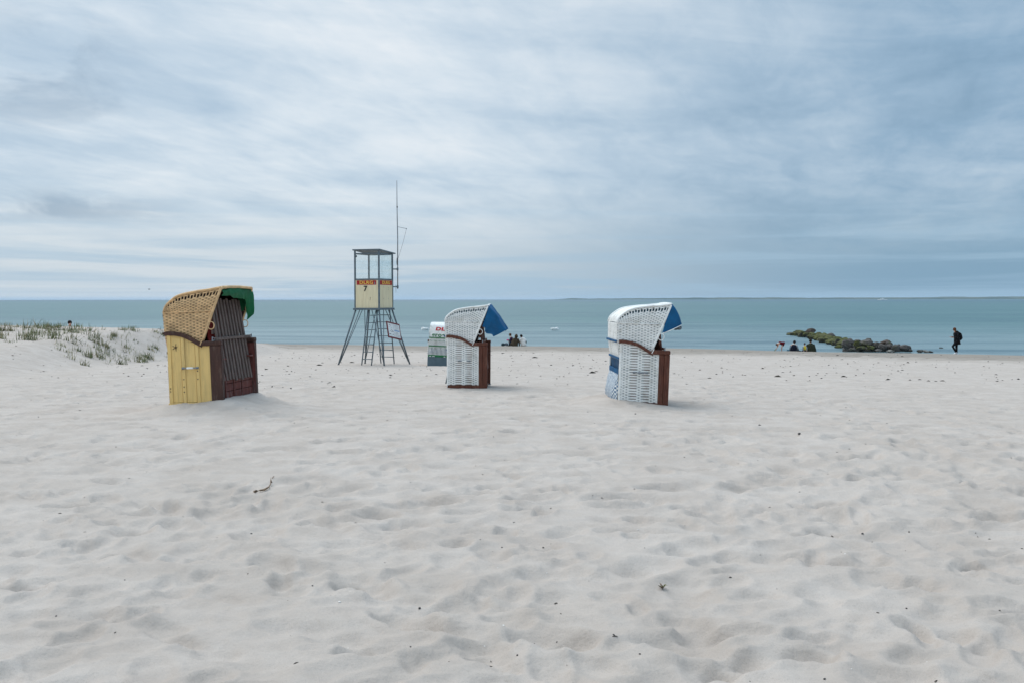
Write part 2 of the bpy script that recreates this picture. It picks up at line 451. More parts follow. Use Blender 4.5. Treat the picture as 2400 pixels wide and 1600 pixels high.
class MB:
    """collects shapes; build() links them as ONE mesh object"""
    def __init__(s):
        s.v = []
        s.f = []

    def add(s, vs, fs):
        k = len(s.v)
        s.v.extend([tuple(p) for p in vs])
        s.f.extend([tuple(i + k for i in f) for f in fs])
        return s

    def box(s, x0, x1, y0, y1, z0, z1, bev=0.0, mtx=None):
        if x0 > x1: x0, x1 = x1, x0
        if y0 > y1: y0, y1 = y1, y0
        if z0 > z1: z0, z1 = z1, z0
        b = min(bev, (x1 - x0) * .45, (y1 - y0) * .45, (z1 - z0) * .45)
        if b <= 0:
            vs = [(x, y, z) for z in (z0, z1) for y in (y0, y1) for x in (x0, x1)]
            fs = [(0, 2, 3, 1), (4, 5, 7, 6), (0, 1, 5, 4), (2, 6, 7, 3), (0, 4, 6, 2), (1, 3, 7, 5)]
        else:
            vs = []
            idx = {}
            for ix, X in enumerate((x0, x1)):
                for iy, Y in enumerate((y0, y1)):
                    for iz, Z in enumerate((z0, z1)):
                        sx, sy, sz = (1, -1)[ix], (1, -1)[iy], (1, -1)[iz]
                        for a in range(3):
                            p = [X + sx * b, Y + sy * b, Z + sz * b]
                            p[a] = (X, Y, Z)[a]
                            idx[ix, iy, iz, a] = len(vs)
                            vs.append(tuple(p))
            fs = []
            I = idx
            for e in (0, 1):
                q = [I[e, 0, 0, 0], I[e, 1, 0, 0], I[e, 1, 1, 0], I[e, 0, 1, 0]]
                fs.append(q if e else q[::-1])
                q = [I[0, e, 0, 1], I[1, e, 0, 1], I[1, e, 1, 1], I[0, e, 1, 1]]
                fs.append(q[::-1] if e else q)
                q = [I[0, 0, e, 2], I[1, 0, e, 2], I[1, 1, e, 2], I[0, 1, e, 2]]
                fs.append(q if e else q[::-1])
            for a in (0, 1):
                for c in (0, 1):
                    for ax in range(3):
                        o1, o2 = [k for k in range(3) if k != ax]
                        def key(t, w):
                            k = [0, 0, 0]; k[ax] = t; k[o1] = a; k[o2] = c
                            return I[k[0], k[1], k[2], w]
                        fs.append([key(0, o1), key(1, o1), key(1, o2), key(0, o2)])
            for ix in (0, 1):
                for iy in (0, 1):
                    for iz in (0, 1):
                        fs.append([I[ix, iy, iz, 0], I[ix, iy, iz, 1], I[ix, iy, iz, 2]])
        if mtx is not None:
            vs = [mtx @ Vector(p) for p in vs]
        return s.add(vs, fs)

    def tube(s, pts, r, n=8, closed=False, caps=True):
        pts = [Vector(p) for p in pts]
        m = len(pts)
        rs = r if hasattr(r, '__len__') else [r] * m
        vs, fs = [], []
        prev = None
        for i, p in enumerate(pts):
            if closed:
                t = pts[(i + 1) % m] - pts[i - 1]
            else:
                t = pts[min(i + 1, m - 1)] - pts[max(i - 1, 0)]
            t.normalize()
            if prev is None:
                a = Vector((0, 0, 1)) if abs(t.z) < 0.9 else Vector((1, 0, 0))
                u = t.cross(a).normalized()
            else:
                u = (prev - t * prev.dot(t))
                u = u.normalized() if u.length > 1e-6 else t.orthogonal().normalized()
            prev = u
            w = t.cross(u)
            for k in range(n):
                a = 2 * math.pi * k / n
                vs.append(p + (u * math.cos(a) + w * math.sin(a)) * rs[i])
        for i in range(m if closed else m - 1):
            j = (i + 1) % m
            for k in range(n):
                k2 = (k + 1) % n
                fs.append((i * n + k, i * n + k2, j * n + k2, j * n + k))
        if caps and not closed:
            fs.append(tuple(range(n))[::-1])
            fs.append(tuple((m - 1) * n + k for k in range(n)))
        return s.add(vs, fs)

    def prism(s, poly, a0, a1, axis='y'):
        """polygon given as (x,z) pairs extruded along y (or (x,y) along z, (y,z) along x)"""
        n = len(poly)
        def mk(p, a):
            return {'y': (p[0], a, p[1]), 'z': (p[0], p[1], a), 'x': (a, p[0], p[1])}[axis]
        vs = [mk(p, a0) for p in poly] + [mk(p, a1) for p in poly]
        fs = [tuple(range(n)), tuple(range(2 * n - 1, n - 1, -1))]
        for i in range(n):
            j = (i + 1) % n
            fs.append((i, i + n, j + n, j))
        return s.add(vs, fs)

    def strip(s, top, bot, a0, a1):
        """curved board: matching (x,z) lists top and bottom, extruded in y"""
        n = len(top)
        vs = []
        for a in (a0, a1):
            vs += [(p[0], a, p[1]) for p in top] + [(p[0], a, p[1]) for p in bot]
        fs = []
        for i in range(n - 1):
            fs.append((i, i + 1, n + i + 1, n + i))
            k = 2 * n
            fs.append((k + i + 1, k + i, k + n + i, k + n + i + 1))
            fs.append((i + 1, i, k + i, k + i + 1))
            fs.append((n + i, n + i + 1, k + n + i + 1, k + n + i))
        fs.append((0, n, 3 * n, 2 * n))
        fs.append((n - 1, 3 * n - 1, 4 * n - 1, 2 * n - 1))
        return s.add(vs, fs)

    def loft(s, path, side, ab, n=12):
        """elliptic sections along a path; side = direction of the first half-axis"""
        side = Vector(side).normalized()
        pts = [Vector(p) for p in path]
        m = len(pts)
        vs, fs = [], []
        for i, p in enumerate(pts):
            t = (pts[min(i + 1, m - 1)] - pts[max(i - 1, 0)]).normalized()
            u = (side - t * side.dot(t)).normalized()
            w = t.cross(u)
            for k in range(n):
                a = 2 * math.pi * k / n
                vs.append(p + u * math.cos(a) * ab[i][0] + w * math.sin(a) * ab[i][1])
        for i in range(m - 1):
            for k in range(n):
                k2 = (k + 1) % n
                fs.append((i * n + k, i * n + k2, (i + 1) * n + k2, (i + 1) * n + k))
        fs.append(tuple(range(n))[::-1])
        fs.append(tuple((m - 1) * n + k for k in range(n)))
        return s.add(vs, fs)

    def blob(s, c, r, seed=0, rough=0.0, nu=12, nv=8, rot=None):
        c = Vector(c)
        rr = random.Random(seed)
        vs, fs = [], []
        for j in range(nv + 1):
            th = math.pi * j / nv
            for i in range(nu):
                ph = 2 * math.pi * i / nu
                k = 1 + rough * (rr.random() - .5)
                d = Vector((math.sin(th) * math.cos(ph) * r[0] * k, math.sin(th) * math.sin(ph) * r[1] * k, math.cos(th) * r[2] * k))
                if rot is not None: d = rot @ d
                vs.append(c + d)
        for j in range(nv):
            for i in range(nu):
                i2 = (i + 1) % nu
                fs.append((j * nu + i, (j + 1) * nu + i, (j + 1) * nu + i2, j * nu + i2))
        return s.add(vs, fs)

    def grid(s, P):
        """P: array (m,n,3)"""
        m, n, _ = P.shape
        fs = [(i * n + j, i * n + j + 1, (i + 1) * n + j + 1, (i + 1) * n + j) for i in range(m - 1) for j in range(n - 1)]
        return s.add([tuple(p) for p in P.reshape(-1, 3)], fs)

    def mesh(s, name, smooth=False):
        me = bpy.data.meshes.new(name)
        me.from_pydata(s.v, [], s.f)
        if smooth:
            me.polygons.foreach_set('use_smooth', [True] * len(me.polygons))
        me.update()
        return me

    def build(s, name, m, parent=None, smooth=False):
        return link(name, s.mesh(name, smooth), m, parent)


def arr_mesh(name, V, F, smooth=True):
    """V (n,3) float, F (m,4) int quads -> mesh, fast"""
    me = bpy.data.meshes.new(name)
    me.vertices.add(len(V))
    me.vertices.foreach_set('co', np.ascontiguousarray(V, dtype=np.float32).ravel())
    F = np.ascontiguousarray(F, dtype=np.int32)
    k = F.shape[1]
    me.loops.add(F.size)
    me.loops.foreach_set('vertex_index', F.ravel())
    me.polygons.add(len(F))
    me.polygons.foreach_set('loop_start', np.arange(0, F.size, k, dtype=np.int32))
    me.polygons.foreach_set('loop_total', np.full(len(F), k, dtype=np.int32))
    if smooth:
        me.polygons.foreach_set('use_smooth', np.ones(len(F), dtype=bool))
    me.update(calc_edges=True)
    me.validate()
    return me


def text_mesh(body, size, bold=0.0, depth=0.004, shear=0.0, width=1.0):
    cu = bpy.data.curves.new('lettering', 'FONT')
    cu.body = body
    cu.size = size
    cu.offset = bold
    cu.extrude = depth
    cu.space_character = 1.12
    cu.shear = shear
    cu.align_x = 'CENTER'
    cu.align_y = 'CENTER'
    o = bpy.data.objects.new('lettering', cu)
    C.objects.link(o)
    dg = bpy.context.evaluated_depsgraph_get()
    me = bpy.data.meshes.new_from_object(o.evaluated_get(dg))
    bpy.data.objects.remove(o)
    if width != 1.0:
        me.transform(Matrix.Diagonal((width, 1, 1, 1)))
    return me


# ------------------------------------------------------------------ noise for the terrain
def _hash(ix, iy, k):
    h = (ix.astype(np.int64) * 374761393 + iy.astype(np.int64) * 668265263 + k * 974711) & 0x7fffffff
    h = ((h ^ (h >> 13)) * 1274126177) & 0x7fffffff
    h = (h ^ (h >> 16))
    return (h & 0xffff) / 65535.0


def vnoise(x, y, k=0):
    ix, iy = np.floor(x), np.floor(y)
    fx, fy = x - ix, y - iy
    ux = fx * fx * fx * (fx * (fx * 6 - 15) + 10)
    uy = fy * fy * fy * (fy * (fy * 6 - 15) + 10)
    def g(ax, ay):
        a = _hash(ix + ax, iy + ay, k) * 2 * np.pi
        return np.cos(a) * (fx - ax) + np.sin(a) * (fy - ay)
    return (g(0, 0) * (1 - ux) + g(1, 0) * ux) * (1 - uy) + (g(0, 1) * (1 - ux) + g(1, 1) * ux) * uy


def fbm(x, y, k=0, oct=4, gain=0.5):
    s = 0.0
    a = 1.0
    for i in range(oct):
        s = s + a * vnoise(x, y, k + i * 17)
        x, y, a = x * 2.03 + 11.3, y * 2.03 - 4.7, a * gain
    return s


def bowls(x, y, k=0):
    """squared distance to the nearest of scattered points: round hollows meeting in crests; 0..1"""
    ix, iy = np.floor(x), np.floor(y)
    best = np.full(x.shape, 9.0)
    for ax in (-1, 0, 1):
        for ay in (-1, 0, 1):
            px = ix + ax + _hash(ix + ax, iy + ay, k)
            py = iy + ay + _hash(ix + ax, iy + ay, k + 5)
            w = 0.55 + 0.9 * _hash(ix + ax, iy + ay, k + 9)
            d = ((x - px) ** 2 + (y - py) ** 2) * w
            best = np.minimum(best, d)
    return np.minimum(best, 1.0)


def sstep(v, a, b):
    t = np.clip((v - a) / (b - a), 0, 1)
    return t * t * (3 - 2 * t)


def shore_y(X):
    return np.interp(X, [-160, -60, -20, 0, 20, 32, 60, 160], [84, 80, 77, 73, 65.7, 60.5, 49, 10]) + 0.7 * np.sin(X * 0.21) + 0.35 * np.sin(X * 0.53 + 1)


def base_z(X, Y):
    s = shore_y(X) - Y
    h = np.interp(s, [-60, -30, -5, 0, 1, 3, 10, 20, 37, 54, 58, 62, 70, 110, 200],
                  [-2.2, -1.3, -.25, 0, .10, .24, .40, .64, 1.13, 1.79, 1.87, 2.02, 2.05, 2.2, 2.6])
    crest = 2.44 + np.clip(-(X + 20) * 0.022, -0.16, 0.25)
    pl = np.interp(Y, [0, 14, 24, 30, 34, 37], [0, 0, .10, .20, .36, .93])
    up = 2.03 + (crest - 2.03) * np.where(Y < 39, np.interp(Y, [0, 14, 24, 30, 34, 37, 39, 41], [0, 0, .12, .22, .46, .85, 1.0, 1.0]), 1.0)
    back = np.interp(Y, [41, 46, 52, 60, 78, 100], [0, .35, .85, 1.5, 2.55, 3.4])
    dune = up - back
    m = sstep(-(X + 0.8 * np.sin(Y * .23)), 12.1, 14.8)
    return h + (np.maximum(dune, h) - h) * m * sstep(Y, 8, 16)


CHAIR_SPOTS = [(-4.30, 14.39), (-0.90, 19.7), (2.0, 15.95), (-2.5, 36.6)]


def relief(X, Y):
    """wind-worn, trodden dry sand"""
    s = shore_y(X) - Y
    dry = sstep(s, 6, 26)
    wx = X + 0.25 * fbm(X * .9, Y * .9, 3, 3)
    wy = Y + 0.25 * fbm(X * .9 + 40, Y * .9, 5, 3)
    h = 0.035 * fbm(X * .28, Y * .28, 21, 3)
    trod = sstep(fbm(X * .35, Y * .35, 77, 2), -0.35, 0.30)
    b1 = bowls(wx * 1.55 + 0.3 * wy, wy * 2.3, 31)
    b2 = bowls(wx * 3.9, wy * 5.2 + wx * 0.9, 57)
    b3 = bowls(wx * 7.5, wy * 9.5 + wx * 1.9, 83)
    h = h + (0.042 * (np.sqrt(b1 + .03) - 0.55)) * (0.35 + 0.65 * trod)
    h = h + (0.048 * (np.sqrt(b2 + .02) - 0.5)) * (.45 + .55 * trod)
    h = h + (0.021 * (np.sqrt(b3 + .03) - 0.5)) * trod
    h = h + 0.024 * fbm(X * 1.7, Y * 1.7, 91, 4, .55)
    # wind ripples drawn out towards the lower right
    w = sstep(fbm(X * .5 + 9, Y * .5, 123, 2), -0.1, .35)
    ph = (Y * 1.0 + X * 0.42) * 30 + 4.5 * fbm(X * 1.2, Y * 1.2, 141, 3)
    h = h + 0.012 * w * (1 - np.abs(np.sin(ph * .5))) * 1.6
    calm = 0.74 - 0.38 * sstep(Y + 1.5 * fbm(X * .2, Y * .2, 301, 2), 6.5, 13)
    return h * (0.25 + 0.75 * dry) * calm


def build_sand():
    ys = [1.25]
    while ys[-1] < 92: ys.append(ys[-1] * 1.0049)
    ys = np.array([-60, -35, -20, -12, -7, -4, -2, -.7, 0.1, .7] + ys + [96, 104, 118, 140])
    W = np.where(ys < 1.25, 2.25, 0.60 * ys + 1.5)
    n_in = 680
    g = np.linspace(-1, 1, n_in)
    ext = np.array([.4, 1.2, 3, 7, 15, 30, 60, 120.])
    X = np.concatenate([-(W[:, None] + ext[None, ::-1]), W[:, None] * g[None], W[:, None] + ext[None]], axis=1)
    Y = np.repeat(ys[:, None], X.shape[1], axis=1)
    Z = base_z(X, Y)
    inner = sstep(X.shape[1] * 0 + W[:, None] + 2.0 - np.abs(X), 0, 2.0) * sstep(Y, 0.3, 1.2)
    Z = Z + relief(X, Y) * inner
    k0 = len(ext)
    # footprints, mostly soft and half blown in
    def dent(px, py, a, b, ang, depth, rim):
        r = max(a, b) * 2.2
        i0, i1 = np.searchsorted(ys, [py - r, py + r])
        if i1 <= i0: return
        w0 = W[i0]
        j0 = int(np.clip(((px - r) / w0 + 1) * .5 * (n_in - 1) - 6, 0, n_in - 1)) + k0
        j1 = int(np.clip(((px + r) / w0 + 1) * .5 * (n_in - 1) + 8, 0, n_in - 1)) + k0
        dx, dy = X[i0:i1, j0:j1] - px, Y[i0:i1, j0:j1] - py
        c, sn = math.cos(ang), math.sin(ang)
        q = np.sqrt(((dx * c + dy * sn) / a) ** 2 + ((-dx * sn + dy * c) / b) ** 2)
        Z[i0:i1, j0:j1] += -depth * np.exp(-(q ** 4.0) * 0.9) + rim * np.exp(-((q - 1.35) / .30) ** 2)
    for _ in range(150):                              # walking tracks
        x0, y0 = rng.uniform(-9, 10), 2.5 + 26 * rng.random() ** 1.4
        ang = rng.uniform(0, 6.28)
        st = rng.uniform(.55, .72)
        fresh = rng.random() ** 1.7
        for k in range(rng.randint(4, 16)):
            ang += rng.uniform(-.12, .12)
            x0 += st * math.cos(ang); y0 += st * math.sin(ang)
            if y0 < 2.2 or y0 > 34: break
            sgn = 1 if k % 2 else -1
            px, py = x0 - sgn * .11 * math.sin(ang), y0 + sgn * .11 * math.cos(ang)
            sc = rng.uniform(.9, 1.3)
            dent(px, py, .17 * sc * (1.25 - .3 * fresh), .085 * sc * (1.4 - .4 * fresh), ang, .020 + .028 * fresh, .006 + .011 * fresh)
    for _ in range(2400):
        py = 2.3 + 24 * rng.random() ** 1.5
        px = rng.uniform(-1, 1) * (.58 * py + .8)
        dent(px, py, rng.uniform(.06, .18), rng.uniform(.045, .09), rng.gauss(-.25, .8), rng.uniform(.008, .034), rng.uniform(.0, .010))
    # sand drifted against / scoured round the chairs
    for px, py, a, b, hh in ((-3.75, 13.75, .9, .8, .085), (-4.3, 14.2, 1.5, 1.3, .045), (-5.15, 13.9, .35, .5, -.03), (-3.6, 14.8, .6, .5, .04),
                             (1.55, 15.5, .5, .6, .06), (2.55, 15.4, .4, .5, -.05), (-.6, 19.0, .5, .4, -.04), (-1.5, 19.3, .5, .7, .05),
                             (-2.9, 35.9, .6, .5, .08), (-5.2, 36.3, 1.4, 1.2, .03)):
        Z += hh * np.exp(-((X - px) / a) ** 2 - ((Y - py) / b) ** 2)
    # sand lying against the feet of the chairs, as surveyed
    for px, py, zt, rad in ((-3.99, 13.72, 2.12, .38), (-3.84, 14.94, 2.10, .38), (-3.92, 14.3, 2.12, .32), (-4.76, 13.80, 2.045, .40), (-4.4, 13.75, 2.075, .3),
                            (1.60, 15.33, 1.955, .40), (2.0, 15.33, 1.905, .3), (2.42, 15.33, 1.865, .40), (1.5, 16.2, 1.95, .4),
                            (-.45, 19.05, 1.805, .35), (-.85, 19.05, 1.805, .3), (-1.25, 19.05, 1.82, .35),
                            (-3.05, 35.95, 1.10, .5), (-2.5, 35.95, 1.07, .5), (-1.95, 35.95, 1.05, .5)):
        i = int(np.searchsorted(ys, py))
        jj = int(np.argmin(np.abs(X[i] - px)))
        Z += (zt - Z[i, jj]) * np.exp(-((X - px) / rad) ** 2 - ((Y - py) / (rad * 1.1)) ** 2)
    # small cut bank and heaps along the berm
    Z += 0.10 * sstep(fbm(X * .45, Y * .9, 201, 3), .12, .5) * np.exp(-((shore_y(X) - Y - 12) / 6.0) ** 2) * inner
    m, n = X.shape
    V = np.stack([X, Y, Z], -1).reshape(-1, 3)
    idx = np.arange(m * n).reshape(m, n)
    F = np.stack([idx[:-1, :-1], idx[:-1, 1:], idx[1:, 1:], idx[1:, :-1]], -1).reshape(-1, 4)
    me = arr_mesh('beach_sand', V, F)
    s = shore_y(V[:, 0]) - V[:, 1]
    a = me.attributes.new('shore', 'FLOAT', 'POINT')
    a.data.foreach_set('value', np.clip(1 - s / 34.0, 0, 1.2).astype(np.float32))
    o = link('beach_sand', me, M['sand'])
    tag(o, 'pale trodden sand sloping down to the sea', kind='structure')
    return ys, W, n_in, g, Z[:, k0:k0 + n_in]


_ys, _W, _nin, _g, _Z = build_sand()


def ground(x, y):
    i = int(np.clip(np.searchsorted(_ys, y) - 1, 0, len(_ys) - 2))
    fy = (y - _ys[i]) / (_ys[i + 1] - _ys[i])
    def row(k):
        t = (x / _W[k] + 1) * .5 * (_nin - 1)
        t = min(max(t, 0), _nin - 1.001)
        j = int(t)
        return _Z[k, j] * (1 - t + j) + _Z[k, j + 1] * (t - j)
    return float(row(i) * (1 - fy) + row(i + 1) * fy)


# ------------------------------------------------------------------ sea, coast
def build_sea():
    ys = np.array([20, 40, 50, 60, 70, 80, 90, 100, 120, 150, 200, 300, 500, 1000, 2500, 6000, 15000, 40000.])
    xs = np.array([-40000, -10000, -3000, -900, -300, -120, -60, -30, -10, 0, 10, 30, 60, 120, 300, 900, 3000, 10000, 40000.])
    Y, X = np.meshgrid(ys, xs, indexing='ij')
    V = np.stack([X, Y, np.zeros_like(X)], -1).reshape(-1, 3)
    m, n = X.shape
    idx = np.arange(m * n).reshape(m, n)
    F = np.stack([idx[:-1, :-1], idx[:-1, 1:], idx[1:, 1:], idx[1:, :-1]], -1).reshape(-1, 4)
    o = link('sea', arr_mesh('sea', V, F), M['sea'])
    tag(o, 'calm grey-green sea reaching to the horizon', kind='structure')


build_sea()


def build_coast():
    xs = np.linspace(350, 12500, 700)
    h = 14 + 12 * sstep(xs, 500, 4500) + 5 * np.sin(xs * .0011) + 6 * fbm(xs * .004, xs * 0 + 3.3, 5, 4) + 7 * np.maximum(0, fbm(xs * .012, xs * 0, 9, 3))
    h = h * sstep(xs, 330, 900) * (0.55 + .45 * sstep(xs, 900, 2600)) + 14 * np.exp(-((xs - 790) / 130) ** 2) * .55
    y0 = 12000 + 350 * np.sin(xs * .0007)
    prof = [(0, -1.0), (25, .35), (60, .8), (260, 1.0), (900, 1.05), (1500, -.3)]
    P = np.zeros((len(prof), len(xs), 3))
    for i, (dy, k) in enumerate(prof):
        P[i, :, 0] = xs
        P[i, :, 1] = y0 + dy
        P[i, :, 2] = np.maximum(h * k, -0.9) if k > 0 else -0.9
    o = MB().grid(P).build('far_coast', M['coast'], smooth=True)
    tag(o, 'low wooded far shore, a thin blue line on the horizon', kind='structure')


build_coast()


def build_haze():
    m = bpy.data.materials.new('sea_air')
    m.use_nodes = True
    T = NT(m.node_tree)
    out = T.n('ShaderNodeOutputMaterial')
    pv = T.n('ShaderNodeVolumePrincipled')
    pv.inputs['Color'].default_value = (0.72, 0.86, 1.0, 1)
    pv.inputs['Density'].default_value = 0.000032
    T.put(out.inputs['Volume'], pv.outputs[0])
    o = MB().box(-41000, 41000, -300, 41000, -4.0, 62).build('haze', m)
    tag(o, 'thin sea haze veiling the far shore', kind='stuff')


build_haze()
# ------------------------------------------------------------------ wicker
def weave(surf, ulen, vlen, u_rng=None, pitch=0.021, col=0.048, slits=(), open_rows=(), deep=0.011, seed=0):
    """rows of flat cane running along u, going over and under the stakes; returns V,F arrays.
    surf(u,v) -> (P, N) arrays in metres; slits: u-ranges where every second row passes inside."""
    rr = np.random.default_rng(seed)
    Vs, Fs, k = [], [], 0
    rows = int(vlen / pitch)
    for r in range(rows + 1):
        v = (r + .5) * vlen / (rows + 1)
        u0, u1 = (0.0, ulen) if u_rng is None else u_rng(v)
        if u1 - u0 < col: continue
        n = max(3, int((u1 - u0) / (col / 4)))
        u = np.linspace(u0, u1, n)
        if r in open_rows: continue
        fr = np.cos(np.pi * (u / col + r)) * 1.9 + 0.95
        for a, b in slits:
            fr = np.where((u > a) & (u < b), 1.0 if r % 2 else -1.0, fr)
        fr = np.clip(fr, -1, 1)
        hh = pitch * (0.35 + 0.21 * fr) * (1 + rr.normal(0, .05))
        dep = deep * (fr - 1) * .5 + rr.normal(0, .0007)
        vv = v + rr.normal(0, .0006) + 0.0008 * np.sin(u * 9 + r)
        pts = []
        for e, bulge in ((-1, -.003), (0, .0015), (1, -.003)):
            P, N = surf(u, np.clip(vv + e * hh, 0, vlen))
            pts.append(P + N * (dep + bulge)[:, None])
        A = np.stack(pts, 1)                     # n,3,3
        Vs.append(A.reshape(-1, 3))
        b = k + np.arange(n - 1) * 3
        for c in (0, 1):
            Fs.append(np.stack([b + c, b + 3 + c, b + 4 + c, b + 1 + c], 1))
        k += n * 3
    if open_rows:                              # bare stakes across the open band
        va, vb = (min(open_rows) - .3) * vlen / (rows + 1), (max(open_rows) + 1.3) * vlen / (rows + 1)
        for uc in np.arange(.03, .98 * ulen, col):
            pts = []
            for du in (-.17, 0, .17):
                for vq in (va, vb):
                    P, N = surf(np.array([uc + du * col]), np.array([vq]))
                    pts.append(P[0] + N[0] * (.002 if du == 0 else -.006))
            Vs.append(np.array(pts))
            Fs.append(np.array([[k, k + 2, k + 3, k + 1], [k + 2, k + 4, k + 5, k + 3]]))
            k += 6
    return np.concatenate(Vs), np.concatenate(Fs)


def woven(name, m, parent, V, F, label=None):
    o = link(name, arr_mesh(name, V, F), m, parent)
    o['kind'] = 'stuff'
    return o


def curve_at(pts):
    """polyline (x,z) -> function of arc length, and the length; smoothed"""
    P = np.array(pts, float)
    # Catmull-Rom refinement
    Q = np.vstack([2 * P[0] - P[1], P, 2 * P[-1] - P[-2]])
    out = []
    for i in range(1, len(Q) - 2):
        for t in np.linspace(0, 1, 8, endpoint=False):
            a, b, c, d = Q[i - 1], Q[i], Q[i + 1], Q[i + 2]
            out.append(.5 * ((2 * b) + (-a + c) * t + (2 * a - 5 * b + 4 * c - d) * t * t + (-a + 3 * b - 3 * c + d) * t ** 3))
    out.append(P[-1])
    out = np.array(out)
    L = np.concatenate([[0], np.cumsum(np.hypot(*np.diff(out, axis=0).T))])
    return (lambda s: np.stack([np.interp(s, L, out[:, 0]), np.interp(s, L, out[:, 1])], -1)), L[-1]


ROOF = [(-.435, 1.26), (-.41, 1.335), (-.34, 1.405), (-.21, 1.482), (.03, 1.527), (.22, 1.547), (.395, 1.572)]
ROOF_UPRIGHT = [(-.435, 1.26), (-.425, 1.40), (-.40, 1.50), (-.33, 1.565), (-.15, 1.60), (.15, 1.61), (.395, 1.61)]
ARM = [(-.40, 1.0), (-.36, 1.008), (-.20, .99), (-.07, .942), (.05, .872), (.12, .835)]
HW = 0.60           # half width of the base
HH = 0.562          # half width of the hood


def arm_z(x):
    return np.interp(x, [p[0] for p in ARM], [p[1] for p in ARM])


def fabric_grid(rim, hem, nu, nv, sag=0.05, fold=0.012, seed=0, push=(1, 0, .3)):
    """cloth hanging between two 3D polylines"""
    def res(pts, n):
        P = np.array(pts, float)
        L = np.concatenate([[0], np.cumsum(np.linalg.norm(np.diff(P, axis=0), axis=1))])
        s = np.linspace(0, L[-1], n)
        return np.stack([np.interp(s, L, P[:, i]) for i in range(3)], -1)
    a, b = res(rim, nu), res(hem, nu)
    t = np.linspace(0, 1, nv)[:, None, None]
    P = a[None] * (1 - t) + b[None] * t
    push = np.array(push, float)
    P = P + np.sin(np.pi * t) * sag * push
    u = np.linspace(0, 1, nu)
    f = np.sin(u * 37 + seed) * .6 + np.sin(u * 71 + 2 * seed) * .4 + np.sin(u * 17 + seed * 3)
    P = P + (t ** 1.2) * (f[None, :, None] * fold) * np.array([.8, .25, .5])
    P = P + fold * .8 * np.sin(t * 9 + u[None, :, None] * 23 + seed) * np.array([.5, .4, .4])
    return P


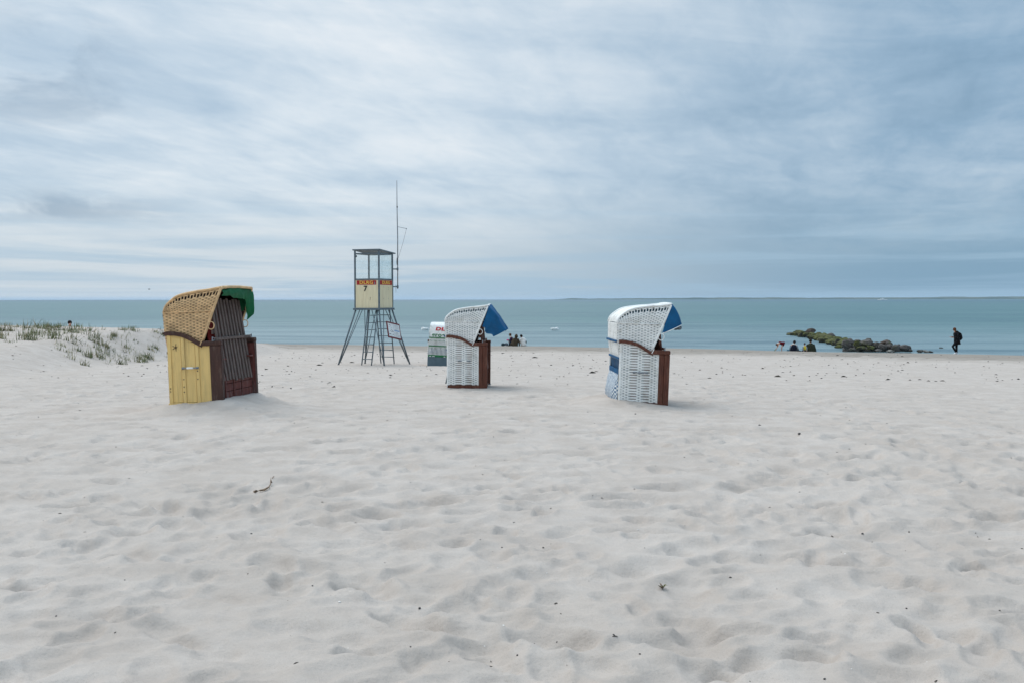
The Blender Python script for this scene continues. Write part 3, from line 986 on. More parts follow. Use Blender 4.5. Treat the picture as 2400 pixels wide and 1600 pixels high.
def beach_chair(name, label, loc, rot, cfg, scale=1.0):
    root = empty(name, loc, rot, scale)
    tag(root, label, 'beach chair', 'roofed wicker beach chairs on the sand')
    hood, trim, lin = M[cfg['hood']], M[cfg['trim']], M[cfg['lining']]
    roof_pts = cfg.get('roof', ROOF)
    roof, RL = curve_at(roof_pts)
    ztop = roof_pts[-1][1]
    xf_line = lambda z: .115 + (z - .86) / (ztop - .86) * .28
    xb_line = lambda z: np.interp(z, [.45, .8, 1.0, 1.26], [-.31, -.40, -.43, -.435])
    seed = cfg.get('seed', 1)
    # ---- base
    MB().box(-.36, .33, -.57, .57, .01, .045).box(-.36, .36, -.56, .56, -.03, .01).build('floor_board', trim, root)
    for i, z in enumerate((.06, .165, .27)):
        MB().box(.315, .335, -.555, .555, z, z + .098, .004).build('seat_front_board', M[cfg['inner']], root)
    for i, y in enumerate((-.42, -.14, .14)):
        MB().box(.335, .348, y, y + .03, .05, .37, .003).build('seat_front_batten', M[cfg['inner']], root)
    MB().box(-.32, .335, -.555, .555, .375, .40, .005).build('seat', M[cfg['inner']], root)
    MB().box(-.30, .30, -.54, .54, .402, .47, .03).build('seat_cushion', M[cfg['cushion']], root, True)
    MB().box(-.385, -.365, -.585, .585, .04, .54).build('back_board', M[cfg.get('back', 'lining_dark')], root)
    for s in (-1, 1):
        y_out = s * (HW - .004)
        y_in = s * (HW - .024)
        prof = [(-.365, .02), (.225, .02), (.225, .80)] + [(x, arm_z(x) - .03) for x in (.11, .05, -.07, -.2, -.365)]
        MB().prism(prof, s * (HW - .045), y_in).build('side_lining', lin, root)
        inner = [(-.35, .40), (.385, .05), (.385, .79), (.115, .79), (.05, .82), (-.07, .89), (-.2, .94), (-.35, .95)]
        MB().prism(inner, s * (HW - .058), s * (HW - .047)).build('inner_side_board', M[cfg['inner']], root)
        for q in range(3):
            MB().box(.12 + q * .085, .20 + q * .085, s * (HW - .07), s * (HW - .0585), .06, .78, .004).build('inner_plank', M[cfg['inner']], root)
        MB().box(.14, .37, s * .40, s * .53, .60, .62, .004).build('side_table', M[cfg['inner']], root)
        if cfg['base'] == 'weave':
            surf = lambda u, v, s=s, y=y_out: (np.stack([u - .355, np.full_like(u, y), v + .05], -1), np.tile(np.array([0., s, 0.]), (len(u), 1)))
            def ur(v):
                z = v + .05
                xs = np.linspace(-.355, .225, 120)
                ok = xs[arm_z(xs) - .03 > z]
                if z < .80: return (0.0, .58)
                return (0.0, (ok[-1] + .355) if len(ok) else 0.0)
            V, F = weave(surf, .58, .93, ur, slits=[(.155, .25), (.355, .45)], seed=seed + s)
            woven('side_weave', hood, root, V, F)
            for a in (.16, .36):            # wooden ribs that show through the open columns
                MB().box(-.355 + a, -.355 + a + .085, s * (HW - .0235), s * (HW - .019), .03, .93 if a < .2 else .80).build('side_rib', trim, root)
            MB().box(-.388, -.352, s * (HW - .03), s * (HW + .006), .0, .965, .006).build('edge_strip', hood, root)
            MB().box(.214, .226, s * (HW - .02), s * (HW + .004), .03, .80, .004).build('edge_strip', hood, root)
            MB().box(-.375, .39, s * (HW - .03), s * (HW + .012), -.03, .048, .005).build('bottom_rail', trim, root)
        else:
            # yellow boards with cover battens
            xs = [-.37, -.185, .015, .225]
            for a, b in zip(xs[:-1], xs[1:]):
                top = min(float(arm_z(a)), float(arm_z(b))) - .03
                pl = [(a + .002, .05), (b - .002, .05), (b - .002, float(arm_z(min(b, .12))) - .035), (a + .002, float(arm_z(a)) - .035)]
                if b > .12: pl = [(a + .002, .05), (b - .002, .05), (b - .002, .80), (.115, .80), (a + .002, float(arm_z(a)) - .035)]
                MB().prism(pl, y_out - s * .016, y_out).build('side_plank', M['yellow'], root)
            for x in (-.372, -.178, .022):
                MB().box(x, x + .05, y_out, y_out + s * .014, .045, float(arm_z(x + .05)) - .03, .004).build('cover_batten', M['yellow'], root)
            MB().box(-.385, .228, y_out - s * .01, y_out + s * .022, -.02, .044, .005).build('bottom_rail', M['yellow'], root)
            for x, z in ((-.155, .36), (-.155, .19), (.045, .36), (.045, .47), (-.155, .26), (-.35, .24), (-.35, .20), (.215, .06)):
                MB().tube([(x, y_out + s * .012, z), (x, y_out + s * .018, z)], .0085, 7).build('screw', M['trim_dark'], root)
        # arm boards and front posts
        top = ARM
        cur, AL = curve_at(ARM)
        sl = np.linspace(0, AL, 18)
        tp = [tuple(p) for p in cur(sl)]
        bt = [(x, z - .052) for x, z in tp]
        MB().strip(tp, bt, s * (HW - .05), s * (HW + .022)).build('arm_board', trim, root)
        MB().box(.112, .397, s * (HW - .055), s * (HW + .026), .80, .866, .012).build('arm_rest', trim, root)
        if cfg['base'] == 'weave':
            MB().box(.227, .302, s * (HW - .05), s * (HW + .014), -.02, .799, .005).build('front_post_board', trim, root)
        MB().box(.306 if cfg['base'] == 'weave' else .228, .392, s * (HW - .05), s * (HW + .018), -.02, .799, .005).build('front_post_board', trim, root)
        MB().box(.25, .40, s * (HW - .055), s * (HW + .02), -.045, -.018, .004).build('foot_plate', M['metal'], root)
        MB().tube([(.105, s * (HW + .026), .815), (.14, s * (HW + .03), .885)], .006, 6).build('pivot_strap', hood, root)
        # carrying handle
        zz, x0, x1 = .512, -.155, .045
        h = MB().tube([(x0, s * (HW + .02), zz), (x0 + .035, s * (HW + .034), zz), (x1 - .035, s * (HW + .034), zz), (x1, s * (HW + .02), zz)], .009, 8)
        h.box(x0 - .02, x0 + .02, s * (HW - .01), s * (HW + .022), zz - .014, zz + .014, .003).box(x1 - .02, x1 + .02, s * (HW - .01), s * (HW + .022), zz - .014, zz + .014, .003)
        hd = h.build('carry_handle', M['metal'], root)
        MB().tube([(x0 + .06, s * (HW + .034), zz), (x1 - .05, s * (HW + .034), zz)], .014, 10).build('grip', M[cfg['grip']], hd)
    # ---- hood
    for s in (-1, 1):
        y = s * HH
        zl, zh = .76, 1.255
        surf = lambda u, v, y=y, s=s: (np.stack([u, np.full_like(u, y), v + zl], -1), np.tile(np.array([0., s, 0.]), (len(u), 1)))
        V, F = weave(surf, 1.0, zh - zl, lambda v: (float(xb_line(v + zl)), float(xf_line(v + zl)) - .012), seed=seed + 5 + s)
        woven('hood_side_weave', hood, root, V, F)
        poly = [(float(xb_line(.7)), .70), (.06, .70), (float(xf_line(1.25)), 1.25), (-.43, 1.25)]
        MB().prism(poly, y - s * .030, y - s * .018).build('hood_side_lining', lin, root)
        # shoulder of the hood, between the seam and the roof edge
        def shoulder(u, v, s=s, H=.29):
            t = u
            rp = roof(t * RL)
            sx = -.435 + (float(xf_line(1.262)) + .435) * t
            w = (v / H)[:, None] if hasattr(v, '__len__') else v / H
            a = np.stack([rp[:, 0], np.full_like(u, s * (HH - .03)), rp[:, 1]], -1)
            b = np.stack([sx, np.full_like(u, s * HH), np.full_like(u, 1.262)], -1)
            P = a * (1 - w) + b * w
            P[:, 1] += s * .022 * np.sin(np.pi * w[:, 0])
            return P, np.tile(np.array([0., s * .98, .15]), (len(u), 1))
        V, F = weave(shoulder, 1.0, .29, lambda v: (.012, .985), col=.048 / RL, open_rows=(2, 3), seed=seed + 9 + s)
        woven('hood_shoulder_weave', hood, root, V, F)
        tt = np.linspace(0, 1, 26)
        A, _ = shoulder(tt, np.zeros(26)); B, _ = shoulder(tt, np.full(26, .29)); Mid, _ = shoulder(tt, np.full(26, .145))
        off = np.array([0, -s * .022, -.004])
        MB().grid(np.stack([A + off, Mid + off, B + off])).build('hood_shoulder_lining', lin, root, True)
        MB().tube([tuple(p + np.array([0, s * .004, .004])) for p in A], .016, 8).build('roof_edge', hood, root, True)
        MB().tube([(-.435, s * (HH + .002), 1.26), (-.1, s * (HH + .004), 1.262), (float(xf_line(1.262)), s * (HH + .002), 1.264)], .0085, 7).build('seam_cord', hood, root, True)
        ring = [(.248 + .046 * math.cos(a), s * (HH + .014), 1.07 + .052 * math.sin(a)) for a in np.linspace(0, 2 * math.pi, 18, endpoint=False)]
        MB().tube(ring, .0065, 6, closed=True).build('pull_ring', hood, root, True)
    # roof
    half = HH - .03
    def roof_surf(u, v):
        p = roof(v if hasattr(v, '__len__') else np.full_like(u, v))
        d = .01
        q0, q1 = roof(np.clip(v - d, 0, RL)), roof(np.clip(v + d, 0, RL))
        t = q1 - q0
        t = t / np.maximum(np.linalg.norm(t, axis=1, keepdims=True), 1e-9)
        N = np.stack([-t[:, 1], np.zeros(len(u)), t[:, 0]], -1)
        P = np.stack([p[:, 0], u - half, p[:, 1] + .012 * np.cos((u - half) / half * 1.57)], -1)
        return P, N
    V, F = weave(roof_surf, 2 * half, RL, seed=seed + 20)
    woven('roof_weave', hood, root, V, F)
    ss = np.linspace(0, RL, 24)
    rp = roof(ss)
    MB().grid(np.stack([np.stack([rp[:, 0] + .012, np.full(24, yy), rp[:, 1] - .022], -1) for yy in np.linspace(-half, half, 5)])).build('roof_lining', lin, root, True)
    # back of the hood
    zl = .48
    def back_surf(u, v):
        z = v + zl
        return np.stack([xb_line(z) - .003, u - (HH - .005), z], -1), np.tile(np.array([-1., 0, 0]), (len(u), 1))
    V, F = weave(back_surf, 2 * (HH - .005), 1.262 - zl, seed=seed + 30)
    woven('hood_back_weave', hood, root, V, F)
    zs = np.linspace(zl, 1.25, 10)
    MB().grid(np.stack([np.stack([xb_line(zs) + .02, np.full(10, yy), zs], -1) for yy in (-HH + .03, 0, HH - .03)])).build('hood_back_lining', lin, root, True)
    for zb in (.98, .72):
        xb = float(xb_line(zb)) - .018
        MB().box(xb - .008, xb + .012, -HH - .004, HH + .004, zb - .016, zb + .016, .004).build('back_strap', M[cfg['strap']], root)
    # front rim
    rim = []
    for z in np.linspace(.83, ztop - .02, 8): rim.append((float(xf_line(z)), -HH + .03 * max(0, (z - 1.26) / .31), z))
    rim += [(.40, y, ztop + .004 + .012 * math.cos(y / half * 1.57)) for y in np.linspace(-half + .03, half - .03, 9)]
    for z in np.linspace(ztop - .02, .83, 8): rim.append((float(xf_line(z)), HH - .03 * max(0, (z - 1.26) / .31), z))
    MB().tube(rim, .020, 8).build('front_rim', hood, root, True)
    # wooden grille closing the front
    n = cfg.get('slats', 10)
    x0, z0, x1, z1 = .352, .30, .205, 1.42
    for i in range(n):
        y = -.47 + .94 * i / (n - 1)
        dz = rng.uniform(-.02, .02)
        L = math.hypot(x1 - x0, z1 - z0)
        mt = Matrix.Translation((x0, y, z0 + dz)) @ Matrix.Rotation(math.atan2(x1 - x0, z1 - z0), 4, 'Y') @ Matrix.Rotation(rng.uniform(-.006, .006), 4, 'X')
        MB().box(-.012, .012, -.026, .026, 0, L, .004, mt).build('grille_slat', M[cfg['slat']], root)
    for zq in (.46, .98, 1.32):
        xq = x0 + (x1 - x0) * (zq - z0) / (z1 - z0) - .026
        MB().box(xq - .011, xq + .011, -.53, .53, zq - .03, zq + .03, .004).build('grille_rail', M[cfg['slat']], root)
    bar = MB().box(.292, .318, -.60, .60, .868, .905, .004).build('locking_bar', M[cfg['slat']], root)
    for s in (-1, 1):
        MB().tube([(.30, s * .60, .895), (.30, s * .665, .915), (.30, s * .67, .87), (.30, s * .60, .872)], .008, 6).build('bar_loop', M['metal'], bar)
    # back rest inside
    MB().box(-.30, -.24, -.53, .53, .47, 1.15, .025, Matrix.Rotation(R(-6), 4, 'Y')).build('back_cushion', M[cfg['cushion']], root, True)
    return root


def add_awning(root, cloth, rim, hem, seed, sag=.05, fold=.012, push=(1, 0, .3), nu=64, nv=14):
    return MB().grid(fabric_grid(rim, hem, nu, nv, sag, fold, seed, push)).build('awning', M[cloth], root, True)


def mirror(half):
    return list(half) + [(x, -y, z) for x, y, z in half[::-1]]


# --- yellow chair with tan hood
yc = beach_chair('beach_chair', 'yellow boarded beach chair with tan wicker hood and grey slatted grille, green awning',
                 (-4.30, 14.39, 2.035), (0, R(-2.0), R(-7.5)),
                 dict(base='boards', hood='rattan', trim='trim_dark', lining='lining_brown', inner='old_red_wood', cushion='red_cloth', slat='grey_slat', grip='white_rattan', strap='trim_dark', back='old_red_wood', seed=3), 1.03)
add_awning(yc, 'green_cloth',
           [(.385, -.50, 1.552), (.40, -.2, 1.575), (.40, .2, 1.575), (.395, .50, 1.56), (.392, .555, 1.545)],
           [(.375, -.47, 1.465), (.40, -.2, 1.45), (.39, .12, 1.42), (.36, .36, 1.42), (.31, .49, 1.29), (.28, .575, 1.115), (.385, .59, 1.20)], 2.0, .02, .009, (1, .1, 0), 60, 14)
MB().grid(fabric_grid([(.33, .535, 1.50), (.16, .535, .95)], [(.20, .535, 1.5), (.05, .535, .95)], 10, 6, 0, .003, 1)).build('awning_side', M['green_cloth'], yc, True)
cu_ = MB().box(-.05, .0, -.50, .50, .30, 1.36, .02, Matrix.Translation((.385, 0, 0)) @ Matrix.Translation((-.13, 0, 0)) @ Matrix.Translation((.352 - .255, 0, .30)) @ Matrix.Rotation(math.atan2(.205 - .352, 1.12), 4, 'Y') @ Matrix.Translation((-.075, 0, -.30)))
cu_.build('stored_cushion', M['red_cloth'], yc, True)
# scratched star on the yellow boards
st = MB()
cx, cz, yy = -.262, .792, -HW - .0005
for a, l in ((75, .05), (20, .035), (150, .04), (215, .045), (285, .05), (330, .03)):
    st.tube([(cx + .006, yy, cz), (cx + l * math.cos(R(a)), yy, cz + l * math.sin(R(a)))], .0035, 5)
st.build('scratched_star', M['trim_dark'], yc)
MB().box(-.47, -.40, -.52, .52, 1.19, 1.26, .02).build('rear_roll', M['lining_dark'], yc, True)

# --- white chairs
WHITE = dict(base='weave', hood='white_rattan', trim='trim_brown', lining='lining_dark', inner='trim_brown', cushion='blue_cloth', slat='trim_brown', grip='metal', strap='blue_cloth', back='blue_cloth')
wc = beach_chair('beach_chair', 'white wicker beach chair with small blue awning and chequered cloth at its back',
                 (2.0, 15.95, 1.862), (0, R(2.0), R(1.8)), dict(WHITE, seed=41), 1.0)
add_awning(wc, 'blue_cloth',
           mirror([(.262, -.572, 1.135), (.33, -.56, 1.36), (.40, -.54, 1.585), (.405, -.2, 1.592)]),
           mirror([(.275, -.572, 1.128), (.43, -.54, 1.195), (.575, -.50, 1.27), (.60, -.2, 1.275)]), 1.0, .03, .006, (1, 0, .35))
MB().tube([(.272, -.576, 1.122), (.42, -.545, 1.187), (.575, -.505, 1.262)], .006, 6).build('awning_hem', M['white_rattan'], wc, True)
MB().tube([(.545, y, 1.215 + .006 * math.sin(y * 11)) for y in np.linspace(-.50, .50, 16)], [.036 + .004 * math.sin(k * 1.7) for k in range(16)], 10).build('rolled_curtain', M['grey_cloth'], wc, True)
zz = np.linspace(.02, .47, 12)
Pb = np.stack([np.stack([-.389 - .085 * (1 - (abs(yv) / .6) ** 4) * np.sin(np.clip((.47 - zz) / .43, 0, 1) * 2.3) - .008 * np.sin(yv * 19 + zz * 14), np.full(12, yv), zz], -1) for yv in np.linspace(-.58, .58, 22)])
MB().grid(Pb).build('rear_cloth', M['check'], wc, True)

wd = beach_chair('beach_chair', 'white wicker beach chair with large drooping blue awning, in front of the lettered chair',
                 (-0.85, 19.7, 1.815), (0, R(0.4), R(-1.7)), dict(WHITE, grip='white_rattan', seed=77), 1.0)
add_awning(wd, 'blue_cloth',
           mirror([(.30, -.572, 1.18), (.35, -.56, 1.38), (.405, -.54, 1.585), (.41, -.2, 1.595)]),
           mirror([(.355, -.555, 1.035), (.53, -.52, .995), (.715, -.46, 1.085), (.74, -.2, 1.09)]), 5.0, .015, .026, (1, 0, .30))
MB().box(-.44, -.425, -.40, .56, -.03, .26, .004, Matrix.Rotation(R(11), 4, 'Y')).build('rear_flap', M['slate'], wd)

# --- lettered chair seen from behind
lc = beach_chair('beach_chair', 'white beach chair seen from behind with red and green lettering on its hood',
                 (-2.50, 36.6, 1.02), (R(2.6), 0, R(90)), dict(WHITE, roof=ROOF_UPRIGHT, strap='paint_green', back='slate', seed=5, grip='white_rattan'), 1.0)
lc.rotation_mode = 'ZYX'
lc.rotation_euler = (0, R(0), R(90))
lc.rotation_mode = 'QUATERNION'
lc.rotation_quaternion = (Matrix.Rotation(R(2.8), 4, 'Y') @ Matrix.Rotation(R(91), 4, 'Z')).to_quaternion()
# smooth printed cloth over the back of the hood, its two lines of lettering, and the boards below

_rf, _rl = curve_at(ROOF_UPRIGHT)
pr = _rf(np.linspace(0, .36, 12))
low = [(-.446, 1.10), (-.447, 1.18)]
pc = low + [(x - .016, z + .006) for x, z in pr]
cover = MB().grid(np.stack([np.array([(x, yv, z) for x, z in pc]) for yv in np.linspace(-.53, .53, 5)])).build('hood_cover', M['white_rattan'], lc, True)
def back_text(body, z, size, m, name, lean, x, width, shear=0.0, bold=.006):
    me = text_mesh(body, size, bold, .003, shear, width)
    me.transform(Matrix.Translation((x, .0, z)) @ Matrix.Rotation(lean, 4, 'Y') @ Matrix(((0, 0, -1, 0), (-1, 0, 0, 0), (0, 1, 0, 0), (0, 0, 0, 1))))
    return link(name, me, m, cover)
back_text('DLRG', 1.40, .165, M['paint_red'], 'lettering', R(7), -.4475, 1.55, .15, .008)
back_text('groemitz', 1.185, .20, M['paint_green'], 'lettering', 0, -.4535, 1.17, 0, .006)
for i in range(24):
    yv = -.54 + 1.08 * i / 23
    MB().box(-.462, -.452, yv - .012, yv + .012, .44, 1.08, .003).build('back_lath', M['white_rattan'], lc)
for zb in (1.085, .79):
    MB().box(-.476, -.458, -.575, .575, zb - .018, zb + .018, .004).build('back_strap', M['paint_green'], lc)
MB().box(-.470, -.445, -.58, .58, .40, .47, .004).build('back_rail', M['paint_green'], lc)
for yv in (.50, .40, .37, -.02, -.25, -.3):
    MB().box(-.474, -.468, yv - .03, yv + .03, .405, .43, .002).build('paint_patch', M['white'], lc)
MB().box(-.462, -.44, -.59, .59, -.03, .395, .004).build('rear_panel', M['slate'], lc)


# ------------------------------------------------------------------ lifeguard tower
def lifeguard_tower():
    S = .494
    root = empty('lifeguard_tower', (-5.05, 36.5, 1.17), (0, 0, R(-22.1)))
    tag(root, 'cream and grey lifeguard tower on splayed steel legs, marked with a 7', 'lifeguard tower')
    st, cr = M['tower_steel'], M['cream']
    corners = {(-1, -1), (1, -1), (1, 1), (-1, 1)}
    zf, zs_, zt = 1.98, 3.06, 4.10
    splay = .47
    def roof_z(x, y): return zt - .085 * (y + S) / (2 * S)
    for cx, cy in sorted(corners):
        top = Vector((cx * S * .97, cy * S * .97, zf))
        foot = Vector((cx * (S + splay), cy * (S + splay), -.10))
        MB().tube([top, foot], .030, 8).build('leg', st, root, True)
        f2 = foot + Vector((-cx * .06, -cy * .06, .16))
        MB().tube([foot + Vector((-cx * .02, -cy * .02, .13)), f2], .016, 6).build('foot_bar', st, root)
        MB().tube([f2, Vector((cx * S * .40, cy * S, zf - .02))], .0135, 6).build('brace', st, root, True)
        MB().tube([f2, Vector((cx * S, cy * S * .35, zf - .02))], .0135, 6).build('brace', st, root, True)
        MB().box(cx * S - .026, cx * S + .026, cy * S - .026, cy * S + .026, zf + .05, roof_z(cx * S, cy * S) - .012, .004).build('corner_post', st, root)
    fl = MB()
    fl.box(-S - .06, S + .06, -S - .06, -S + .03, zf - .03, zf + .045, .004).box(-S - .06, S + .06, S - .03, S + .06, zf - .03, zf + .045, .004)
    fl.box(-S - .058, -S + .03, -S + .032, S - .032, zf - .028, zf + .043, .004).box(S - .03, S + .058, -S + .032, S - .032, zf - .028, zf + .043, .004)
    fl.build('floor_frame', st, root)
    MB().box(-S + .034, S - .034, -S + .034, S - .034, zf - .01, zf + .02).build('floor_plate', M['trim_dark'], root)
    d = .028
    for nm, b in (('wall_panel', (-S + d, S - d, -S - .012, -S + .012)), ('wall_panel', (-S + d, S - d, S - .012, S + .012)),
                  ('wall_panel', (S - .012, S + .012, -S + d, S - d)), ('wall_panel', (-S - .012, -S + .012, -S + d, S - d))):
        MB().box(b[0], b[1], b[2], b[3], zf + .048, zs_ - .03).build(nm, cr, root)
    for b in ((-S + d, S - d, -S - .022, -S + .022), (-S + d, S - d, S - .022, S + .022), (S - .022, S + .022, -S + d, S - d), (-S - .022, -S + .022, -S + d, S - d)):
        MB().box(b[0], b[1], b[2], b[3], zs_ - .028, zs_ + .026, .004).build('sill_rail', st, root)
        MB().box(b[0], b[1], b[2], b[3], zt - .135, zt - .09, .004).build('head_rail', st, root)
    for b in ((-S + d, S - d, -S - .003, -S + .003), (-S + d, S - d, S - .003, S + .003), (S - .003, S + .003, -S + d, S - d)):
        MB().box(b[0], b[1], b[2], b[3], zs_ + .027, zt - .136).build('window_pane', M['glass'], root)
    # pent roof
    o = .07
    t = .04
    P = [(-S - o, -S - o), (S + o, -S - o), (S + o, S + .13), (-S - o, S + .13)]
    vs = [(x, y, roof_z(x, y) - .0) for x, y in P] + [(x, y, roof_z(x, y) + t) for x, y in P]
    MB().add(vs, [(3, 2, 1, 0), (4, 5, 6, 7), (0, 1, 5, 4), (1, 2, 6, 5), (2, 3, 7, 6), (3, 0, 4, 7)]).build('roof', st, root)
    MB().box(-S + .05, -S + .085, -S - .02, -S - .004, zt - .24, zt - .17, .003).build('hinge', M['black'], root)
    MB().box(-S + .01, -S + .04, S - .06, S - .03, zs_ + .36, zs_ + .50, .003).build('latch', M['black'], root)
    # lettered boards
    def face_text(body, size, m, parent, name, cx, cz, side, width, bold):
        me = text_mesh(body, size, bold, .003, 0, width)
        base = Matrix(((1, 0, 0, 0), (0, 0, -1, 0), (0, 1, 0, 0), (0, 0, 0, 1)))
        if side == 'f':
            me.transform(Matrix.Translation((cx, -S - .0165, cz)) @ base)
        else:
            me.transform(Matrix.Translation((S + .0165, cx, cz)) @ Matrix.Rotation(R(90), 4, 'Z') @ base)
        return link(name, me, m, parent)
    b1 = MB().box(-S + .075, S - .105, -S - .016, -S - .0125, zs_ - .20, zs_ - .04).build('name_board', M['sign_red'], root)
    face_text('DLRG', .165, M['sign_yellow'], b1, 'lettering', -.02, zs_ - .12, 'f', 1.25, .0015)
    e = MB()
    e.add([(S - .20, -S - .0175, zs_ - .175), (S - .14, -S - .0175, zs_ - .19), (S - .15, -S - .0175, zs_ - .11), (S - .175, -S - .0175, zs_ - .07), (S - .19, -S - .0175, zs_ - .12)], [(0, 1, 2, 3, 4)])
    e.build('emblem', M['ink'], b1)
    b2 = MB().box(S + .0125, S + .016, -S + .045, S - .055, zs_ - .20, zs_ - .04).build('name_board', M['sign_red'], root)
    face_text('DLRG', .165, M['sign_yellow'], b2, 'lettering', .0, zs_ - .12, 'r', 1.30, .0015)
    face_text('7', .27, M['black'], root, 'number', -.06, zs_ - .345, 'f', 1.1, .008)
    for yq, zq in ((-.18, 2.78), (.18, 2.76), (-.18, 2.36), (.17, 2.36), (.16, 2.70)):
        MB().tube([(S + .012, yq, zq), (S + .019, yq, zq)], .012, 6).build('bolt', M['metal'], root)
    MB().tube([(.13, -S - .014, 2.30), (.14, -S - .014, 2.36), (.155, -S - .014, 2.42)], .006, 5).build('scratch', M['driftwood'], root)
    # ladders: one under the front, one under the rear
    def ladder(xa, xb, y0, y1, z0):
        lad = empty('ladder'); lad.parent = root
        for x in (xa, xb):
            MB().tube([(x, y0, zf - .03), (x - .0, y1, z0)], .022, 8).build('rail', st, lad, True)
        for k in range(7):
            z = zf - .22 - k * .258
            y = y0 + (y1 - y0) * (zf - .03 - z) / (zf - .03 - z0)
            MB().tube([(xa, y, z), (xb, y, z)], .015, 7).build('rung', st, lad, True)
    ladder(.02, .42, -S + .02, -S - .46, -.07)
    ladder(-.13, .43, S - .10, S + .22, -.04)
    # notice board hung on the legs
    mt = Matrix.Translation((.78, .06, 1.20)) @ Matrix.Rotation(R(-14), 4, 'Y') @ Matrix.Rotation(R(-9), 4, 'X')
    nb = MB().box(-.012, .012, -.42, .42, -.27, .27, 0, mt).build('notice_board', M['white'], root)
    fr = MB().box(-.02, .024, -.45, .45, .25, .30, .003, mt).box(-.02, .024, -.45, .45, -.30, -.25, .003, mt)
    fr.box(-.019, .023, -.45, -.41, -.249, .249, .003, mt).box(-.019, .023, .425, .45, -.249, .249, .003, mt)
    fr.build('frame', M['frame_red'], nb)
    ink = MB()
    r2 = random.Random(4)
    for k in range(20):
        y, z = r2.uniform(-.36, -.06), r2.choice((-.16, -.05, -.02, .02, .10, .17)) + r2.uniform(-.01, .01)
        w = r2.uniform(.012, .03)
        ink.box(.0125, .0145, y - w, y + w, z - .009, z + .009, 0, mt)
    for k in range(9):
        z = .20 - k * .05
        if abs(z) < .03: continue
        ink.box(.0125, .0145, .06, .06 + r2.uniform(.2, .32), z - .005, z + .005, 0, mt)
    ink.box(.0125, .0145, -.004, .002, -.24, .24, 0, mt)
    ink.build('print', M['ink'], nb)
    MB().box(.0125, .0148, .03, .39, -.012, .022, 0, mt).build('print', M['ink_blue'], nb)
    # flag pole held off the right-hand post
    px, py = S + .15, S + .13
    mast = MB().tube([(px, py, 2.72), (px + .01, py, 4.6), (px - .01, py, 5.75), (px - .012, py, 6.70)], [.020, .020, .016, .012], 8).build('flag_pole', M['metal'], root, True)
    for z in (3.45, 2.80):
        MB().tube([(S, S, z), (px, py, z)], .022, 8).build('pole_bracket', st, root, True)
        MB().tube([(px, py, z - .05), (px, py, z + .05)], .035, 10).build('pole_clamp', st, root, True)
    gx = px + .28
    MB().tube([(px, py, 5.01), (gx, py + .17, 4.94)], .009, 6).build('gaff', M['metal'], mast, True)
    MB().blob((gx, py + .17, 4.94), (.022,) * 3, nu=8, nv=6).build('gaff_knob', M['metal'], mast, True)
    rope = [Vector((gx, py + .17, 4.92)).lerp(Vector((px + .03, py, 3.86)), t) + Vector((.02 * math.sin(t * 3.1), 0, 0)) for t in np.linspace(0, 1, 8)]
    MB().tube(rope, .0055, 5).build('halyard', M['ink'], mast, True)
    MB().tube([(px - .02, py, 3.86), (px - .03, py, 3.70), (px - .02, py, 3.60)], .012, 6).build('cleat', M['black'], mast)
    MB().tube([(px - .08, py, 2.86), (px - .075, py, 2.58)], .006, 5).build('rope_end', M['ink'], mast)
    MB().tube([(px - .005, py, 5.70), (px - .005, py, 5.76)], .022, 8).build('pole_joint', M['black'], mast)
    return root


lifeguard_tower()
# ------------------------------------------------------------------ rocks of the groyne
def px_to_world(px, py, z):
    """photo pixel (2400 wide) on the horizontal plane z -> X, Y (used once, to survey positions)"""
    f = 2335.0
    u, v = (px - 1200) / f, (py - 800) / f
    th = R(2.40)
    d = Vector((u, math.cos(th) - v * math.sin(th), -math.sin(th) - v * math.cos(th)))
    k = (z - CAM_Z) / d.z
    return d.x * k, d.y * k


def rock_meshes(n):
    out = []
    for i in range(n):
        rr = random.Random(100 + i)
        mb = MB().blob((0, 0, 0), (1, 1, 1), nu=14, nv=9)
        V = np.array(mb.v)
        cuts = [(Vector((rr.gauss(0, 1), rr.gauss(0, 1), rr.gauss(0, .7))).normalized(), rr.uniform(.58, .95)) for _ in range(13)]
        for d, h in cuts:                        # worn facets
            dv = np.array(d)
            over = V @ dv - h
            V -= np.maximum(over, 0)[:, None] * dv * .85
        V *= (1 + .22 * vnoise(V[:, 0] * 2.2 + i * 7, V[:, 1] * 2.2 + V[:, 2] * 2.1, i))[:, None]
        mb.v = [tuple(p) for p in V]
        out.append(mb.mesh('boulder', False))
    return out


ROCKS = {k: [] for k in ('granite', 'algae', 'brown_rock', 'pale_rock')}
for k in ROCKS:
    for me in rock_meshes(6):
        me.materials.append(M[k])
        ROCKS[k].append(me)


def rock(kind, x, y, z, w, d, h, label, group, seed):
    rr = random.Random(seed)
    o = bpy.data.objects.new('boulder', rr.choice(ROCKS[kind]))
    C.objects.link(o)
    o.location = (x, y, z)
    o.scale = (w / 2, d / 2, h / 2)
    o.rotation_euler = (rr.uniform(-.2, .2), rr.uniform(-.2, .2), rr.uniform(-.5, .5) + rr.choice((0, math.pi)))
    return tag(o, label, 'boulder', group)


LB = {'granite': ('rounded grey boulder at the beach end of the stone groyne', 'grey boulders at the beach end of the groyne'),
      'algae': ('boulder covered in green algae in the groyne', 'algae-covered boulders of the groyne'),
      'pale_rock': ('small pale stone lying on the sand at the foot of the groyne', 'small pale stones by the groyne')}
